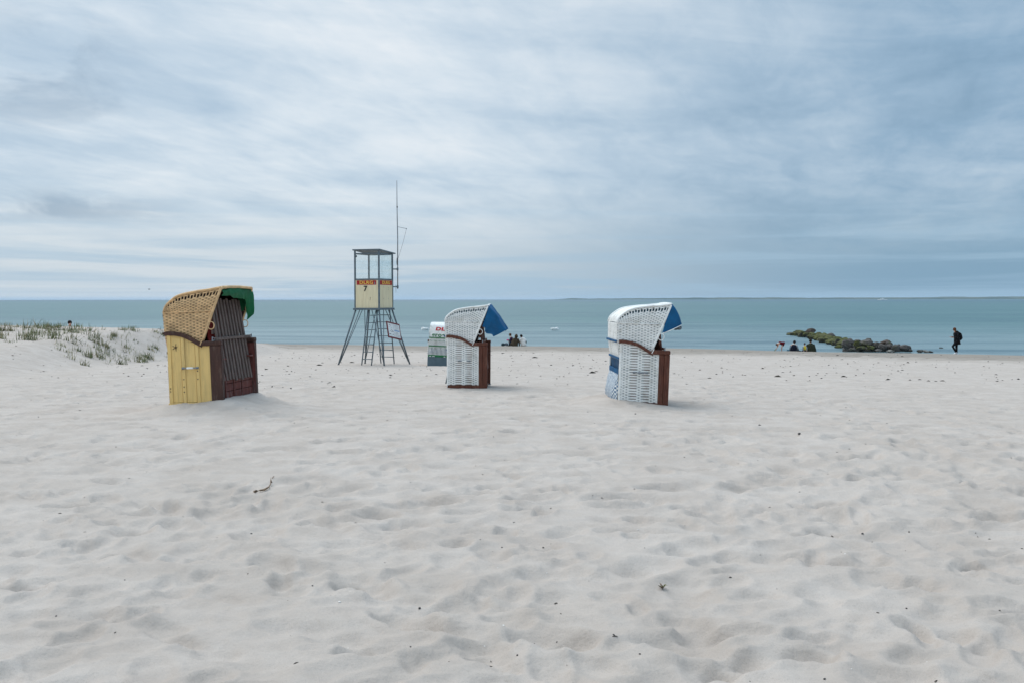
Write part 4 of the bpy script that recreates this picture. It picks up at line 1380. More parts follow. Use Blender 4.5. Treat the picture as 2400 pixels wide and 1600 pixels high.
# beach end: crop coordinates of the photo (x, bottom y, width, height), kind
GREY = [(900, 338, 118, 84, 'granite'), (1003, 335, 92, 78, 'algae'), (1100, 325, 135, 72, 'granite'), (1112, 272, 70, 36, 'granite'),
        (998, 282, 92, 34, 'granite'), (925, 280, 70, 42, 'granite'), (1138, 345, 98, 40, 'algae'), (1040, 350, 96, 36, 'algae'), (1205, 330, 84, 56, 'granite'),
        (1326, 325, 66, 56, 'granite'), (1262, 350, 96, 56, 'granite'), (1332, 348, 76, 50, 'granite'), (1395, 358, 88, 58, 'granite'),
        (1478, 362, 108, 60, 'granite'), (1345, 376, 84, 26, 'pale_rock'), (1640, 372, 76, 27, 'granite'), (1702, 375, 66, 22, 'pale_rock'), (1752, 376, 52, 18, 'granite'),
        (1540, 366, 60, 24, 'granite'), (1425, 345, 60, 46, 'granite'), (1180, 300, 60, 32, 'granite'), (1050, 315, 60, 46, 'granite'), (955, 352, 70, 22, 'granite'), (1215, 362, 70, 20, 'granite')]
GREY_LABEL = [
    'largest rounded grey boulder, leftmost of the grey heap, where the green stones begin',
    'green-tinged boulder just right of the largest grey boulder',
    'broad dark grey boulder in the middle of the groyne heap',
    'small dark stone on top of the broad boulder in the heap',
    'flat grey stone behind the green-tinged boulder, at the back of the heap',
    'low stone showing above the largest grey boulder',
    'flat mossy stone at the foot of the broad boulder, facing the beach',
    'low mossy stone at the water edge left of the other flat mossy one',
    'grey boulder right of the broad boulder, left of the brown-topped group',
    'grey boulder under the right end of the flat brown one',
    'grey boulder in the front row left, below the flat brown one',
    'grey boulder in the front row, below the right end of the flat brown one',
    'grey boulder second from the right end of the big stones',
    'rounded brownish grey boulder, rightmost of the big stones',
    'small pale slab lying on the sand in front of the groyne',
    'low dark stone on the sand, first past the right end of the heap',
    'low pale stone, second past the right end of the heap',
    'lowest small stone, last at the right end of the groyne',
    'small stone touching the right side of the rightmost big boulder',
    'stone wedged between the two rightmost big boulders',
    'stone at the back of the heap between broad and flat brown boulders',
    'stone wedged between the green-tinged and the broad boulder',
    'small dark stone in the shallow edge left of the low mossy stone',
    'small flat stone on the sand below the front row']
for i, (cx, cb, w, h, k) in enumerate(GREY):
    px, pb = 1780 + cx / 4.356, 740 + cb / 4.356
    Y = 66.0 + (352 - cb) / 45 if cb < 352 else 65.6
    X = (px - 1200) / 2335 * Y
    ww, hh = w / 148 * 1.12, h / 148 * 1.22
    zb = max(-.05, CAM_Z - (pb - 703) / 2335 * Y) - .04
    rock(k, X, Y, zb + hh * .46, ww, ww * .85, hh, GREY_LABEL[i], 'stones at the beach end of the groyne', 300 + i)
for i in range(16):                       # stones buried in the heart of the heap
    px = 1985 + 140 * i / 15
    Y = 67.2 + .5 * (i % 3)
    rock('granite', (px - 1200) / 2335 * Y, Y, .08 + .10 * (i % 2), .8, .8, .55, 'half hidden grey stone in the heart of the groyne heap', 'hidden stones of the groyne heap', 700 + i)
rock('brown_rock', (2077 - 1200) / 2335 * 67.6, 67.6, .55, .92, .7, .42, 'flat brown boulder lying on top of the groyne heap near the beach', None, 991)
# seaward end, low and green
r3 = random.Random(21)
for i in range(120):
    t = i / 119
    px = 1861 + 132 * t ** .95 + r3.uniform(-5, 5)
    Y = 100 - 29 * t + r3.uniform(-2.2, 2.2)
    X = (px - 1200) / 2335 * Y
    w = r3.uniform(.45, 1.05)
    h = r3.uniform(.35, .65)
    z = r3.uniform(-.05, .30) * (1 if .06 < t < .98 else .4)
    rock('algae', X + r3.uniform(-.5, .5), Y, z, w, w * .9, h, *LB['algae'], seed=500 + i)
rock('brown_rock', (1901 - 1200) / 2335 * 96, 96.0, .44, 1.15, .9, .6, 'bare dark boulder standing highest among the green ones of the groyne', None, 992)
rock('granite', (1948 - 1200) / 2335 * 84, 84.0, .40, .8, .7, .5, 'bare grey stone perched midway along the green part of the groyne', None, 993)
for px, py, w, lb in ((1852, 782, 1.1, 'flat wet stone awash beside the green tip of the groyne'), (1946, 803.5, 1.0, 'flat wet stone awash midway along the near side of the groyne'), (2206, 816.5, .5, 'small wet stone awash off the beach, left of the walking person')):
    X, Y = px_to_world(px, py, 0)
    rock('granite', X, Y, .0, w, w * .7, .22, lb, None, int(px))


# ------------------------------------------------------------------ dune grass
def dune_grass():
    clumps = []
    r = random.Random(5)
    # (X from, X to, Y from, Y to, count, height)
    for x0, x1, y0, y1, n, hh in ((-24, -18.5, 36, 40.5, 24, .46), (-23.5, -18.5, 33.5, 37, 34, .42), (-18.5, -15.6, 35, 39, 22, .38), (-17.4, -13.2, 32.5, 37, 44, .42),
                                  (-15.5, -12.6, 35, 41, 40, .26), (-30, -22, 34, 42, 36, .5), (-21, -13, 30.5, 34, 26, .32), (-20.5, -17.5, 38.5, 41, 14, .25)):
        for _ in range(n):
            clumps.append((r.uniform(x0, x1), r.uniform(y0, y1), hh * r.uniform(.6, 1.2)))
    Vs, Fs, tone, k = [], [], [], 0
    for cx, cy, hh in clumps:
        nb = r.randint(6, 34)
        spread = r.uniform(.05, .16)
        lean0 = r.uniform(0, 6.28)
        ctone = r.random()
        for _ in range(nb):
            x, y = cx + r.gauss(0, spread), cy + r.gauss(0, spread)
            z = ground(x, y) - .02
            L = hh * r.uniform(.4, .92)
            az = lean0 + r.gauss(0, 1.4)
            lean = abs(r.gauss(.35, .35))
            w = r.uniform(.008, .014)
            dx, dy = math.cos(az), math.sin(az)
            sx, sy = -dy * w, dx * w
            if abs(sx) < w * .4: sx = w * .5
            t = min(1.0, max(0, (.15 + .5 * ctone if r.random() > .14 else .95) + r.gauss(0, .1)))
            for j in range(4):
                q = j / 3
                rr_ = L * (lean * q + .35 * lean * q * q * 2)
                hz = L * q * math.sqrt(max(.1, 1 - min(.9, (lean * (1 + .5 * q)) ** 2 * .7)))
                wd = (1 - q * .85)
                Vs += [(x + dx * rr_ - sx * wd, y + dy * rr_ - sy * wd, z + hz), (x + dx * rr_ + sx * wd, y + dy * rr_ + sy * wd, z + hz)]
                tone += [t, t]
            for j in range(3):
                Fs.append((k + 2 * j, k + 2 * j + 1, k + 2 * j + 3, k + 2 * j + 2))
            k += 8
    me = arr_mesh('dune_grass', np.array(Vs), np.array(Fs), False)
    a = me.attributes.new('tone', 'FLOAT', 'POINT')
    a.data.foreach_set('value', np.array(tone, dtype=np.float32))
    tag(link('dune_grass', me, M['grass']), 'sparse green marram grass on the low dune', 'grass', kind='stuff')


dune_grass()


# ------------------------------------------------------------------ people
def cloth(name, col, rough=.85, var=.15):
    return mat(name, col, rough, var, 9, .2, 120, spec=.15)


CL = {'black': cloth('black_cloth', (.010, .010, .012)), 'navy': cloth('navy_cloth', (.012, .015, .028)), 'red': cloth('dark_red_cloth', (.10, .008, .014)),
      'white': cloth('white_jacket', (.78, .77, .74)), 'olive': cloth('olive_coat', (.030, .034, .020)), 'brown': cloth('brown_olive_jacket', (.062, .046, .030)),
      'yellow': cloth('yellow_vest', (.66, .50, .06)), 'grey': cloth('grey_sleeve', (.19, .23, .27)), 'jeans': cloth('blue_jeans', (.03, .06, .10)),
      'plaid': cloth('purple_plaid', (.035, .018, .05), var=.5), 'pink': cloth('pink_cloth', (.55, .05, .22)), 'bred': cloth('red_boots', (.38, .04, .035)),
      'beige': cloth('beige_trousers', (.55, .46, .38)), 'shoe': cloth('white_shoe', (.80, .80, .82)), 'hair_brown': cloth('brown_hair', (.12, .052, .028)),
      'hair_dark': cloth('dark_hair', (.022, .015, .012)), 'hair_mid': cloth('mid_brown_hair', (.10, .055, .032)), 'teal': cloth('dark_teal_bag', (.022, .045, .055)),
      'steel': cloth('grey_blue_bag', (.10, .12, .15)), 'green': cloth('green_plastic', (.08, .22, .06)), 'bluep': cloth('blue_plastic', (.01, .19, .33), .5)}


def skin_mesh(name, joints, bones, root, chains=()):
    """one continuous skinned surface from joints {name:(x,y,z,r)}; chains: extra finger chains [(points, radii)]"""
    names = list(joints)
    vs = [joints[n][:3] for n in names]
    rs = [joints[n][3] for n in names]
    es = [(names.index(a), names.index(b)) for a, b in bones]
    roots = {names.index(root)}
    for pts, rr in chains:
        k = len(vs)
        vs += [tuple(p) for p in pts]
        rs += list(rr)
        es += [(k + i, k + i + 1) for i in range(len(pts) - 1)]
        roots.add(k)
    me = bpy.data.meshes.new(name)
    me.from_pydata(vs, es, [])
    o = bpy.data.objects.new(name, me)
    C.objects.link(o)
    o.modifiers.new('skin', 'SKIN').use_smooth_shade = True
    if not me.skin_vertices:
        bpy.data.objects.remove(o)
        raise RuntimeError('no skin layer')
    for i, sv in enumerate(me.skin_vertices[0].data):
        sv.radius = (rs[i], rs[i])
        sv.use_root = i in roots
    sb = o.modifiers.new('sub', 'SUBSURF')
    sb.levels = 1
    sb.render_levels = 1
    dg = bpy.context.evaluated_depsgraph_get()
    out = bpy.data.meshes.new_from_object(o.evaluated_get(dg))
    bpy.data.objects.remove(o)
    return out


def person(label, loc, pose, wear, face, k=1.0, group='people on the beach', hair='hair_dark', hair_len=0.0, rotz=0.0):
    """pose: joints in metres (x right, y away, z up); wear: list of (part name, kind, colour, options); face: view direction of the face"""
    root = empty('person', loc, (0, 0, rotz))
    tag(root, label, 'person', group)
    P = {n: Vector(p) for n, p in pose.items()}
    face = Vector(face).normalized()
    hd = P['head']
    J = {}
    def j(n, p, r): J[n] = (p[0], p[1], p[2], r * k)
    up = (hd - P['neck']).normalized()
    j('pelvis', P['pelvis'], .125); j('belly', P['pelvis'].lerp(P['chest'], .5), .115); j('chest', P['chest'], .13)
    j('neck', P['neck'], .052); j('jaw', hd - up * .07 * k + face * .02 * k, .062); j('head', hd, .086); j('crown', hd + up * .075 * k - face * .01 * k, .066)
    bones = [('pelvis', 'belly'), ('belly', 'chest'), ('chest', 'neck'), ('neck', 'jaw'), ('jaw', 'head'), ('head', 'crown')]
    chains = []
    for s in 'LR':
        j('sh' + s, P['sh' + s], .055); j('el' + s, P['el' + s], .040); j('wr' + s, P['wr' + s], .027)
        d = (P['wr' + s] - P['el' + s]).normalized()
        palm = P['wr' + s] + d * .06 * k
        j('pa' + s, palm, .033)
        j('hi' + s, P['hi' + s], .078); j('kn' + s, P['kn' + s], .056); j('an' + s, P['an' + s], .040); j('to' + s, P['to' + s], .032)
        bones += [('chest', 'sh' + s), ('sh' + s, 'el' + s), ('el' + s, 'wr' + s), ('wr' + s, 'pa' + s), ('pelvis', 'hi' + s), ('hi' + s, 'kn' + s), ('kn' + s, 'an' + s), ('an' + s, 'to' + s)]
        side = d.cross(Vector((0, 0, 1)))
        side = side.normalized() if side.length > .1 else Vector((1, 0, 0))
        curl = side.cross(d)
        for q, L in enumerate((.062, .074, .07, .052)):
            a = palm + d * .01 * k + side * (q - 1.5) * .02 * k
            chains.append(([a, a + d * L * .6 * k - curl * .012 * k, a + d * L * k - curl * .035 * k], [.009 * k, .0085 * k, .0075 * k]))
        a = palm - d * .02 * k + side * .03 * k
        chains.append(([a, a + (d * .03 + side * .03) * k, a + (d * .055 + side * .035) * k], [.011 * k, .010 * k, .008 * k]))
    nose = hd + face * .082 * k - up * .012 * k
    chains.append(([nose - face * .03 * k, nose + face * .016 * k - up * .012 * k], [.016 * k, .010 * k]))
    link('body', skin_mesh('body', J, bones, 'pelvis', chains), M['skin'], root)
    rt = face.cross(up).normalized()
    for s in (-1, 1):
        MB().blob(hd + face * .078 * k + rt * s * .032 * k + up * .012 * k, (.012 * k,) * 3, nu=6, nv=4).build('eye', M['black'], root, True)
    MB().blob(hd + face * .076 * k - up * .052 * k, (.02 * k, .02 * k, .007 * k), nu=6, nv=4).build('mouth', M['paint_red'], root, True)
    # hair: a cap leaving the face free, and a fall behind if long
    h = MB()
    rot = up.to_track_quat('Z', 'Y').to_matrix()
    h.blob(hd - face * .020 * k + up * .028 * k, (.100 * k, .100 * k, .105 * k), 3, .06, 14, 9, rot)
    if hair_len > 0:
        b = hd - face * .05 * k
        dn = Vector((0, 0, -1)) if up.z > .4 else (up * -.2 + Vector((0, 0, -1))).normalized()
        h.loft([b + up * .02 * k, b + dn * hair_len * .5, b + dn * hair_len], rt, [(.095 * k, .06 * k), (.095 * k, .05 * k), (.05 * k, .025 * k)], 12)
    h.build('hair', CL[hair], root, True)
    shoulder = P['shR'] - P['shL']
    for nm, kind, colr, opt in wear:
        mb = MB()
        if kind == 'top':            # torso loft + optional sleeves
            pel, ch, nk = P['pelvis'], P['chest'], P['neck']
            f = opt.get('f', 1.0); hem = opt.get('hem', .06)
            ax = (ch - pel).normalized()
            pts = [pel - ax * hem * k, pel + ax * .02 * k, pel.lerp(ch, .55), ch + ax * .02 * k, ch.lerp(nk, .55), ch.lerp(nk, .9)]
            w = opt.get('w', (.19, .175, .17, .19, .165, .075)); dd = opt.get('d', (.15, .145, .13, .135, .10, .07))
            mb.loft(pts, shoulder, [(a * f * k, b * f * k) for a, b in zip(w, dd)], 16)
            if opt.get('sleeves', True):
                for s in 'LR':
                    e = P['wr' + s] if not opt.get('short') else P['sh' + s].lerp(P['el' + s], .6)
                    mid = [P['el' + s]] if not opt.get('short') else []
                    mb.tube([P['ch_' + s] if 'ch_' + s in P else P['chest'].lerp(P['sh' + s], .7), P['sh' + s]] + mid + [e], [.075 * k * f, .075 * k * f] + [.06 * k * f] * len(mid) + [.045 * k * f], 10)
        elif kind == 'sleeves':
            for s in opt.get('s', 'LR'):
                mb.tube([P['sh' + s], P['el' + s], P['wr' + s]], [.078 * k, .062 * k, .045 * k], 10)
        elif kind == 'trousers':
            mb.blob(P['pelvis'], (.165 * k, .145 * k, .13 * k), nu=12, nv=8)
            for s in 'LR':
                mb.tube([P['hi' + s], P['kn' + s], P['an' + s].lerp(P['kn' + s], .06)], [.098 * k, .072 * k, .055 * k], 10)
        elif kind == 'shoes':
            for s in 'LR':
                a, t = P['an' + s], P['to' + s]
                d = (t - a)
                d = Vector((d.x, d.y, d.z * .6))
                d.normalize()
                heel = a - d * .045 * k + Vector((0, 0, -.03 * k))
                sh = MB().loft([heel, a + Vector((0, 0, -.015 * k)), a.lerp(t, .6), t + d * .05 * k], d.cross(Vector((0, 0, 1))), [(.03 * k, .035 * k), (.045 * k, .052 * k), (.045 * k, .036 * k), (.028 * k, .02 * k)], 10)
                sh.build(nm, CL[colr], root, True)
            continue
        elif kind == 'coat':         # long loose coat hanging to the ground round a seated figure
            for pts, ab in opt['loft']:
                mb.loft(pts, opt.get('side', (1, 0, 0)), ab, 18)
            if opt.get('sleeves', True):
                for s in 'LR':
                    mb.tube([P['chest'].lerp(P['sh' + s], .6), P['sh' + s], P['el' + s], P['wr' + s]], [.08 * k, .085 * k, .075 * k, .055 * k], 10)
        elif kind == 'hood':
            mb.blob(hd - face * .05 * k - up * .02 * k, (.12 * k, .12 * k, .14 * k), 2, .05, 14, 9)
        elif kind == 'collar':
            mb.loft([P['neck'] - up * .05 * k, P['neck'] + up * .035 * k], shoulder, [(.10 * k, .085 * k), (.085 * k, .075 * k)], 14)
        elif kind == 'blob':
            mb.blob(opt['c'], opt['r'], 4, .08, 14, 9)
        mb.build(nm, CL[colr], root, True)
    return root


def seated(head, neck, chest, pelvis, arms, legs):
    d = dict(head=head, neck=neck, chest=chest, pelvis=pelvis)
    for s, (sh, el, wr) in zip('LR', arms):
        d['sh' + s], d['el' + s], d['wr' + s] = sh, el, wr
    for s, (hi, kn, an, to) in zip('LR', legs):
        d['hi' + s], d['kn' + s], d['an' + s], d['to' + s] = hi, kn, an, to
    return d


# walking person far right
wx, wy = 27.2, 61.0
wz = max(ground(wx, wy), 0.0) + .01
walk = dict(head=(-.10, 0, 1.50), neck=(-.045, 0, 1.355), chest=(.02, 0, 1.20), pelvis=(.06, 0, .86),
            shL=(.0, -.17, 1.30), elL=(.05, -.22, 1.03), wrL=(-.20, -.14, 1.03), shR=(.0, .17, 1.30), elR=(.04, .22, 1.02), wrR=(-.21, .12, 1.05),
            hiL=(.04, -.09, .82), knL=(-.23, -.09, .49), anL=(-.01, -.09, .13), toL=(-.13, -.09, .045),
            hiR=(.08, .09, .82), knR=(.08, .09, .46), anR=(.10, .09, .09), toR=(-.03, .09, .03))
person('person in black with a dark backpack walking along the waterline, white shoes', (wx, wy, wz), walk,
       [('jacket', 'top', 'black', dict(hem=.26, w=(.215, .20, .175, .185, .16, .075), d=(.19, .17, .14, .14, .11, .07))), ('trousers', 'trousers', 'black', {}), ('shoe', 'shoes', 'shoe', {}),
        ('hood', 'blob', 'black', dict(c=(.06, 0, 1.36), r=(.09, .13, .08)))], (-1, 0, -.15), 1.0, hair='hair_brown', hair_len=.26)
bp = empty('backpack', (wx, wy, wz))
tag(bp, 'black backpack carried by the walking person', 'backpack')
MB().loft([(.20, 0, .86), (.245, 0, .93), (.265, 0, 1.08), (.235, 0, 1.24), (.19, 0, 1.32)], (0, 1, 0), [(.10, .06), (.15, .105), (.155, .115), (.14, .09), (.09, .05)], 14).build('pack', CL['black'], bp, True)
MB().loft([(.335, 0, .92), (.355, 0, 1.0), (.345, 0, 1.10)], (0, 1, 0), [(.07, .02), (.10, .035), (.08, .02)], 10).build('pocket', CL['black'], bp, True)
for s in (-1, 1):
    MB().tube([(.19, s * .10, 1.30), (.05, s * .13, 1.385), (-.10, s * .13, 1.25), (-.07, s * .14, 1.05), (.17, s * .12, .92)], .018, 6).build('strap', CL['black'], bp, True)

# family by the groyne
fy = 65.0
fx = lambda px: (px - 1200) / 2335 * fy
def fz(x, y=fy): return max(ground(x, y), 0.0)
# bending child
x = fx(1831.5)
person('child in a dark red dress bending down to the sand', (x, fy, fz(x)),
       dict(head=(-.30, 0, .475), neck=(-.20, 0, .55), chest=(-.10, 0, .585), pelvis=(.10, 0, .52),
            shL=(-.15, -.11, .55), elL=(-.24, -.12, .36), wrL=(-.38, -.10, .17), shR=(-.15, .11, .55), elR=(-.22, .12, .34), wrR=(-.30, .10, .16),
            hiL=(.10, -.065, .48), knL=(.0, -.07, .27), anL=(.02, -.07, .07), toL=(-.07, -.07, .02), hiR=(.11, .065, .48), knR=(.06, .07, .27), anR=(.06, .07, .07), toR=(-.03, .07, .02)),
       [('dress', 'top', 'red', dict(hem=.13, sleeves=False, w=(.26, .22, .17, .17, .14, .08), d=(.24, .20, .15, .14, .11, .07), f=1.0)), ('collar', 'collar', 'white', {}), ('shoe', 'shoes', 'hair_mid', {})],
       (-.8, 0, -.6), .62, hair='hair_brown', hair_len=.16)
t = empty('toy_shovel', (x - .42, fy, fz(x) + .02))
tag(t, 'green toy shovel held by the bending child', 'shovel')
MB().tube([(.03, -.06, .17), (-.01, -.06, .08)], .012, 6).build('handle', CL['green'], t, True)
MB().loft([(-.01, -.06, .08), (-.025, -.06, .04), (-.03, -.06, .0)], (1, 0, 0), [(.035, .008), (.045, .012), (.03, .006)], 8).build('blade', CL['green'], t, True)
# adult in dark vest
x = fx(1862.0)
person('person in a dark vest with grey sleeves sitting left of the child in yellow', (x, fy + .1, fz(x) - .02),
       seated((.03, -.02, .68), (.015, 0, .55), (0, 0, .43), (-.02, 0, .12),
              (((-.17, 0, .47), (-.22, .05, .22), (-.15, .22, .10)), ((.18, 0, .47), (.27, .0, .23), (.36, .12, .10))),
              (((-.06, .1, .12), (-.05, .42, .30), (-.03, .70, .06), (-.03, .80, .05)), ((.08, .06, .12), (.30, -.02, .10), (.50, -.10, .07), (.56, -.12, .05)))),
       [('vest', 'top', 'navy', dict(sleeves=False, hem=.10, w=(.24, .235, .22, .20, .16, .08), d=(.17, .165, .15, .14, .11, .07))), ('sleeve', 'sleeves', 'grey', {}), ('trousers', 'trousers', 'navy', {}), ('collar', 'collar', 'white', {}), ('shoe', 'shoes', 'navy', {})],
       (.15, 1, 0), .95)
# child in yellow
x = fx(1884.0)
person('small child in yellow vest and red boots between the two sitting adults', (x, fy - .25, fz(x) - .02),
       seated((-.005, 0, .60), (0, 0, .50), (.01, .02, .40), (.03, .03, .20),
              (((-.10, .0, .43), (-.15, -.04, .30), (-.12, -.16, .22)), ((.10, .0, .43), (.14, -.03, .30), (.10, -.14, .22))),
              (((-.04, 0, .19), (-.16, -.14, .19), (-.26, -.20, .06), (-.31, -.23, .03)), ((.04, 0, .19), (-.01, -.18, .20), (-.02, -.24, .06), (-.05, -.31, .03)))),
       [('vest', 'top', 'yellow', dict(sleeves=False, w=(.20, .20, .18, .17, .14, .08), d=(.17, .165, .15, .14, .11, .07))), ('sleeve', 'sleeves', 'grey', {}), ('trousers', 'trousers', 'navy', {}), ('boot', 'shoes', 'bred', {})],
       (-.55, -.8, -.1), .62)
# adult in olive coat
x = fx(1899.5)
person('person in a long olive coat sitting with their back turned, rightmost by the groyne', (x, fy - .1, fz(x) - .02),
       seated((-.01, 0, .80), (0, 0, .66), (0, 0, .52), (0, 0, .13),
              (((-.19, 0, .55), (-.26, .08, .30), (-.14, .26, .22)), ((.19, 0, .55), (.29, .04, .28), (.37, .10, .06))),
              (((-.09, .1, .12), (-.14, .45, .36), (-.12, .72, .06), (-.12, .84, .05)), ((.09, .1, .12), (.14, .45, .36), (.12, .72, .06), (.12, .84, .05)))),
       [('coat', 'coat', 'olive', dict(loft=[([(.02, .0, .0), (.02, .0, .10), (.01, 0, .30), (0, 0, .50), (0, .0, .60), (0, 0, .68)], [(.33, .25), (.32, .23), (.275, .19), (.24, .16), (.19, .13), (.08, .08)])])), ('trousers', 'trousers', 'navy', {}), ('shoe', 'shoes', 'hair_dark', {})],
       (.1, 1, 0), 1.0)
# bucket, blanket
x = fx(1847.0)
b = empty('toy_bucket', (x, fy - .1, fz(x)))
tag(b, 'small blue plastic bucket on the sand beside the sitting person in the vest', 'bucket')
mb = MB().loft([(0, 0, 0), (0, 0, .15)], (1, 0, 0), [(.06, .06), (.082, .082)], 16)
mb.f = mb.f[:-1]
mb.build('pail', CL['bluep'], b, True)
MB().tube([(.087 * math.cos(a), .087 * math.sin(a), .15) for a in np.linspace(0, 2 * math.pi, 20, endpoint=False)], .006, 6, closed=True).build('rim', CL['bluep'], b, True)
MB().tube([(.085 * math.cos(a), .03, .15 - .06 * math.sin(a)) for a in np.linspace(0, math.pi, 10)], .004, 5).build('bail', M['white'], b, True)
x = fx(1850.0)
bl = np.array([[(x - .62 + 1.5 * i / 14, fy - .45 + .9 * j_ / 8, fz(x - .62 + 1.5 * i / 14, fy - .45 + .9 * j_ / 8) + .025 + .012 * math.sin(i * 2.1 + j_ * 1.3)) for i in range(15)] for j_ in range(9)])
tag(MB().grid(bl).build('picnic_blanket', CL['hair_dark'], None, True), 'dark blanket spread on the sand under the family', 'blanket')

# three friends in the middle
my = 70.0
mx = lambda px: (px - 1200) / 2335 * my
def mz(x): return max(ground(x, my), 0.0)
x = mx(1197.5)
person('person in dark patterned top and jeans sitting sideways, leftmost of three by the water', (x, my + .15, mz(x) - .02),
       seated((-.06, 0, .78), (-.01, 0, .66), (.03, 0, .52), (.10, 0, .13),
              (((.0, -.16, .57), (-.02, -.20, .42), (-.15, -.12, .42)), ((.02, .16, .57), (.0, .20, .42), (-.15, .10, .42))),
              (((.06, -.09, .13), (-.12, -.10, .42), (-.06, -.10, .06), (-.17, -.10, .04)), ((.06, .09, .13), (-.15, .10, .42), (-.10, .10, .06), (-.21, .10, .04)))),
       [('shirt', 'top', 'plaid', {}), ('trousers', 'trousers', 'jeans', {}), ('shoe', 'shoes', 'hair_dark', {}), ('scarf', 'collar', 'beige', {})], (-1, .3, -.2), .95, hair='hair_mid')
pk = tag(MB().blob((0, 0, .0), (.09, .07, .055), 4, .15).build('pink_bundle', CL['pink'], None, True), 'bright pink bundle held by the leftmost of the three sitters', 'bundle')
pk.location = (x - .22, my + .12, mz(x) + .41)
x = mx(1208.5)
person('person in a brown hooded jacket leaning on one arm, middle of three by the water', (x, my - .25, mz(x) - .02),
       seated((.05, 0, .72), (.04, 0, .59), (.0, 0, .47), (-.10, .0, .13),
              (((-.18, 0, .50), (-.26, .1, .28), (-.16, .28, .20)), ((.17, 0, .50), (.25, -.03, .27), (.26, -.04, .05))),
              (((-.16, .1, .12), (-.2, .45, .34), (-.18, .72, .06), (-.18, .84, .05)), ((-.02, .1, .12), (.02, .45, .34), (.02, .72, .06), (.02, .84, .05)))),
       [('jacket', 'top', 'brown', dict(hem=.12, w=(.27, .27, .235, .20, .165, .09), d=(.19, .18, .16, .14, .12, .09))), ('hood', 'hood', 'brown', {}), ('trousers', 'trousers', 'jeans', {}), ('shoe', 'shoes', 'hair_dark', {})], (.1, 1, 0), 1.0, hair='hair_mid')
x = mx(1225.0)
person('person in a white hooded jacket sitting, rightmost of three by the water', (x, my, mz(x) - .02),
       seated((-.09, .02, .70), (-.04, 0, .57), (.02, 0, .45), (.06, 0, .12),
              (((-.13, 0, .49), (-.18, .1, .28), (-.12, .28, .22)), ((.17, 0, .48), (.23, .02, .26), (.17, .2, .20))),
              (((0, .1, .12), (-.02, .42, .34), (0, .68, .06), (0, .80, .05)), ((.13, .08, .12), (.17, .42, .30), (.16, .68, .06), (.16, .80, .05)))),
       [('jacket', 'top', 'white', dict(hem=.10, w=(.215, .21, .20, .20, .16, .08), d=(.165, .16, .15, .14, .11, .08))), ('hood', 'blob', 'white', dict(c=(-.01, -.07, .52), r=(.13, .08, .09))), ('trousers', 'trousers', 'beige', {}), ('shoe', 'shoes', 'shoe', {}),
        ('bag', 'blob', 'hair_dark', dict(c=(.25, -.05, .30), r=(.03, .05, .09)))], (-.3, 1, -.1), .95, hair='hair_dark')
x = mx(1182.5)
bg = empty('beach_bag', (x, my, mz(x)))
tag(bg, 'dark teal beach bag lying left of the three sitters', 'bag')
MB().blob((-.10, 0, .09), (.14, .12, .115), 6, .10).build('bag_body', CL['teal'], bg, True)
MB().blob((.12, 0, .11), (.15, .11, .10), 8, .12).build('flap', CL['steel'], bg, True)
MB().tube([(.0, -.08, .16), (.10, -.10, .21), (.2, -.05, .20)], .015, 6).build('strap', CL['steel'], bg, True)
# head above the dune
x, y = -21.3, 48.0
person('person sitting behind the dune, only the dark-haired head showing', (x, y, 2.38 - .76),
       seated((0, 0, .76), (0, 0, .63), (0, 0, .50), (0, 0, .12),
              (((-.17, 0, .53), (-.24, .08, .30), (-.14, .24, .22)), ((.17, 0, .53), (.24, .08, .30), (.14, .24, .22))),
              (((-.08, .1, .12), (-.1, .45, .36), (-.1, .72, .06), (-.1, .84, .05)), ((.08, .1, .12), (.1, .45, .36), (.1, .72, .06), (.1, .84, .05)))),
       [('shirt', 'top', 'brown', {}), ('trousers', 'trousers', 'jeans', {}), ('shoe', 'shoes', 'hair_dark', {})], (.6, -.8, 0), 1.0, hair='hair_dark')


# ------------------------------------------------------------------ birds and the boat
def water_bird(label, x, y, rz):
    root = empty('water_bird', (x, y, 0), (0, 0, rz))
    tag(root, label, 'bird', 'white birds resting on the water')
    body = MB().loft([(-.52, 0, .20), (-.40, 0, .14), (-.15, 0, .11), (.15, 0, .10), (.36, 0, .10), (.44, 0, .13)], (0, 1, 0), [(.02, .01), (.12, .07), (.20, .14), (.21, .16), (.14, .12), (.05, .05)], 14)
    body.build('body', M['gull'], root, True)
    for s in (-1, 1):
        MB().loft([(-.48, s * .06, .24), (-.2, s * .13, .23), (.15, s * .16, .20), (.26, s * .14, .15)], (0, 1, 0), [(.02, .02), (.09, .06), (.10, .08), (.04, .04)], 10).build('wing', M['gull'], root, True)
    MB().tube([(.38, 0, .14), (.42, 0, .24), (.34, 0, .31), (.20, 0, .30)], [.06, .045, .04, .05], 8).build('neck', M['gull'], root, True)
    MB().blob((.14, 0, .30), (.075, .05, .05), nu=8, nv=6).build('head', M['gull'], root, True)


X, Y = px_to_world(1300.5, 774.5, 0)
water_bird('white water bird resting on the sea, right of the blue awnings between the white chairs', X, Y, R(10))
X, Y = px_to_world(996.0, 774.0, 0)
water_bird('white water bird resting on the sea, just left of the lettered chair', X, Y, R(165))

fb = empty('gull', ((351 - 1200) / 2335 * 180, 180, 3.5 + (702 - 678) / 2335 * 180))
tag(fb, 'tiny dark gull flying low over the horizon on the left', 'bird')
MB().loft([(-.2, 0, 0), (0, 0, .0), (.2, 0, .02)], (0, 1, 0), [(.02, .02), (.06, .06), (.02, .02)], 8).build('body', M['gull_grey'], fb, True)
for s in (-1, 1):
    MB().add([(-.06, s * .05, .02), (.08, s * .05, .02), (.06, s * .32, .14), (-.05, s * .32, .13), (-.08, s * .62, .06)], [(0, 1, 2, 3), (3, 2, 4)]).build('wing', M['gull_grey'], fb)

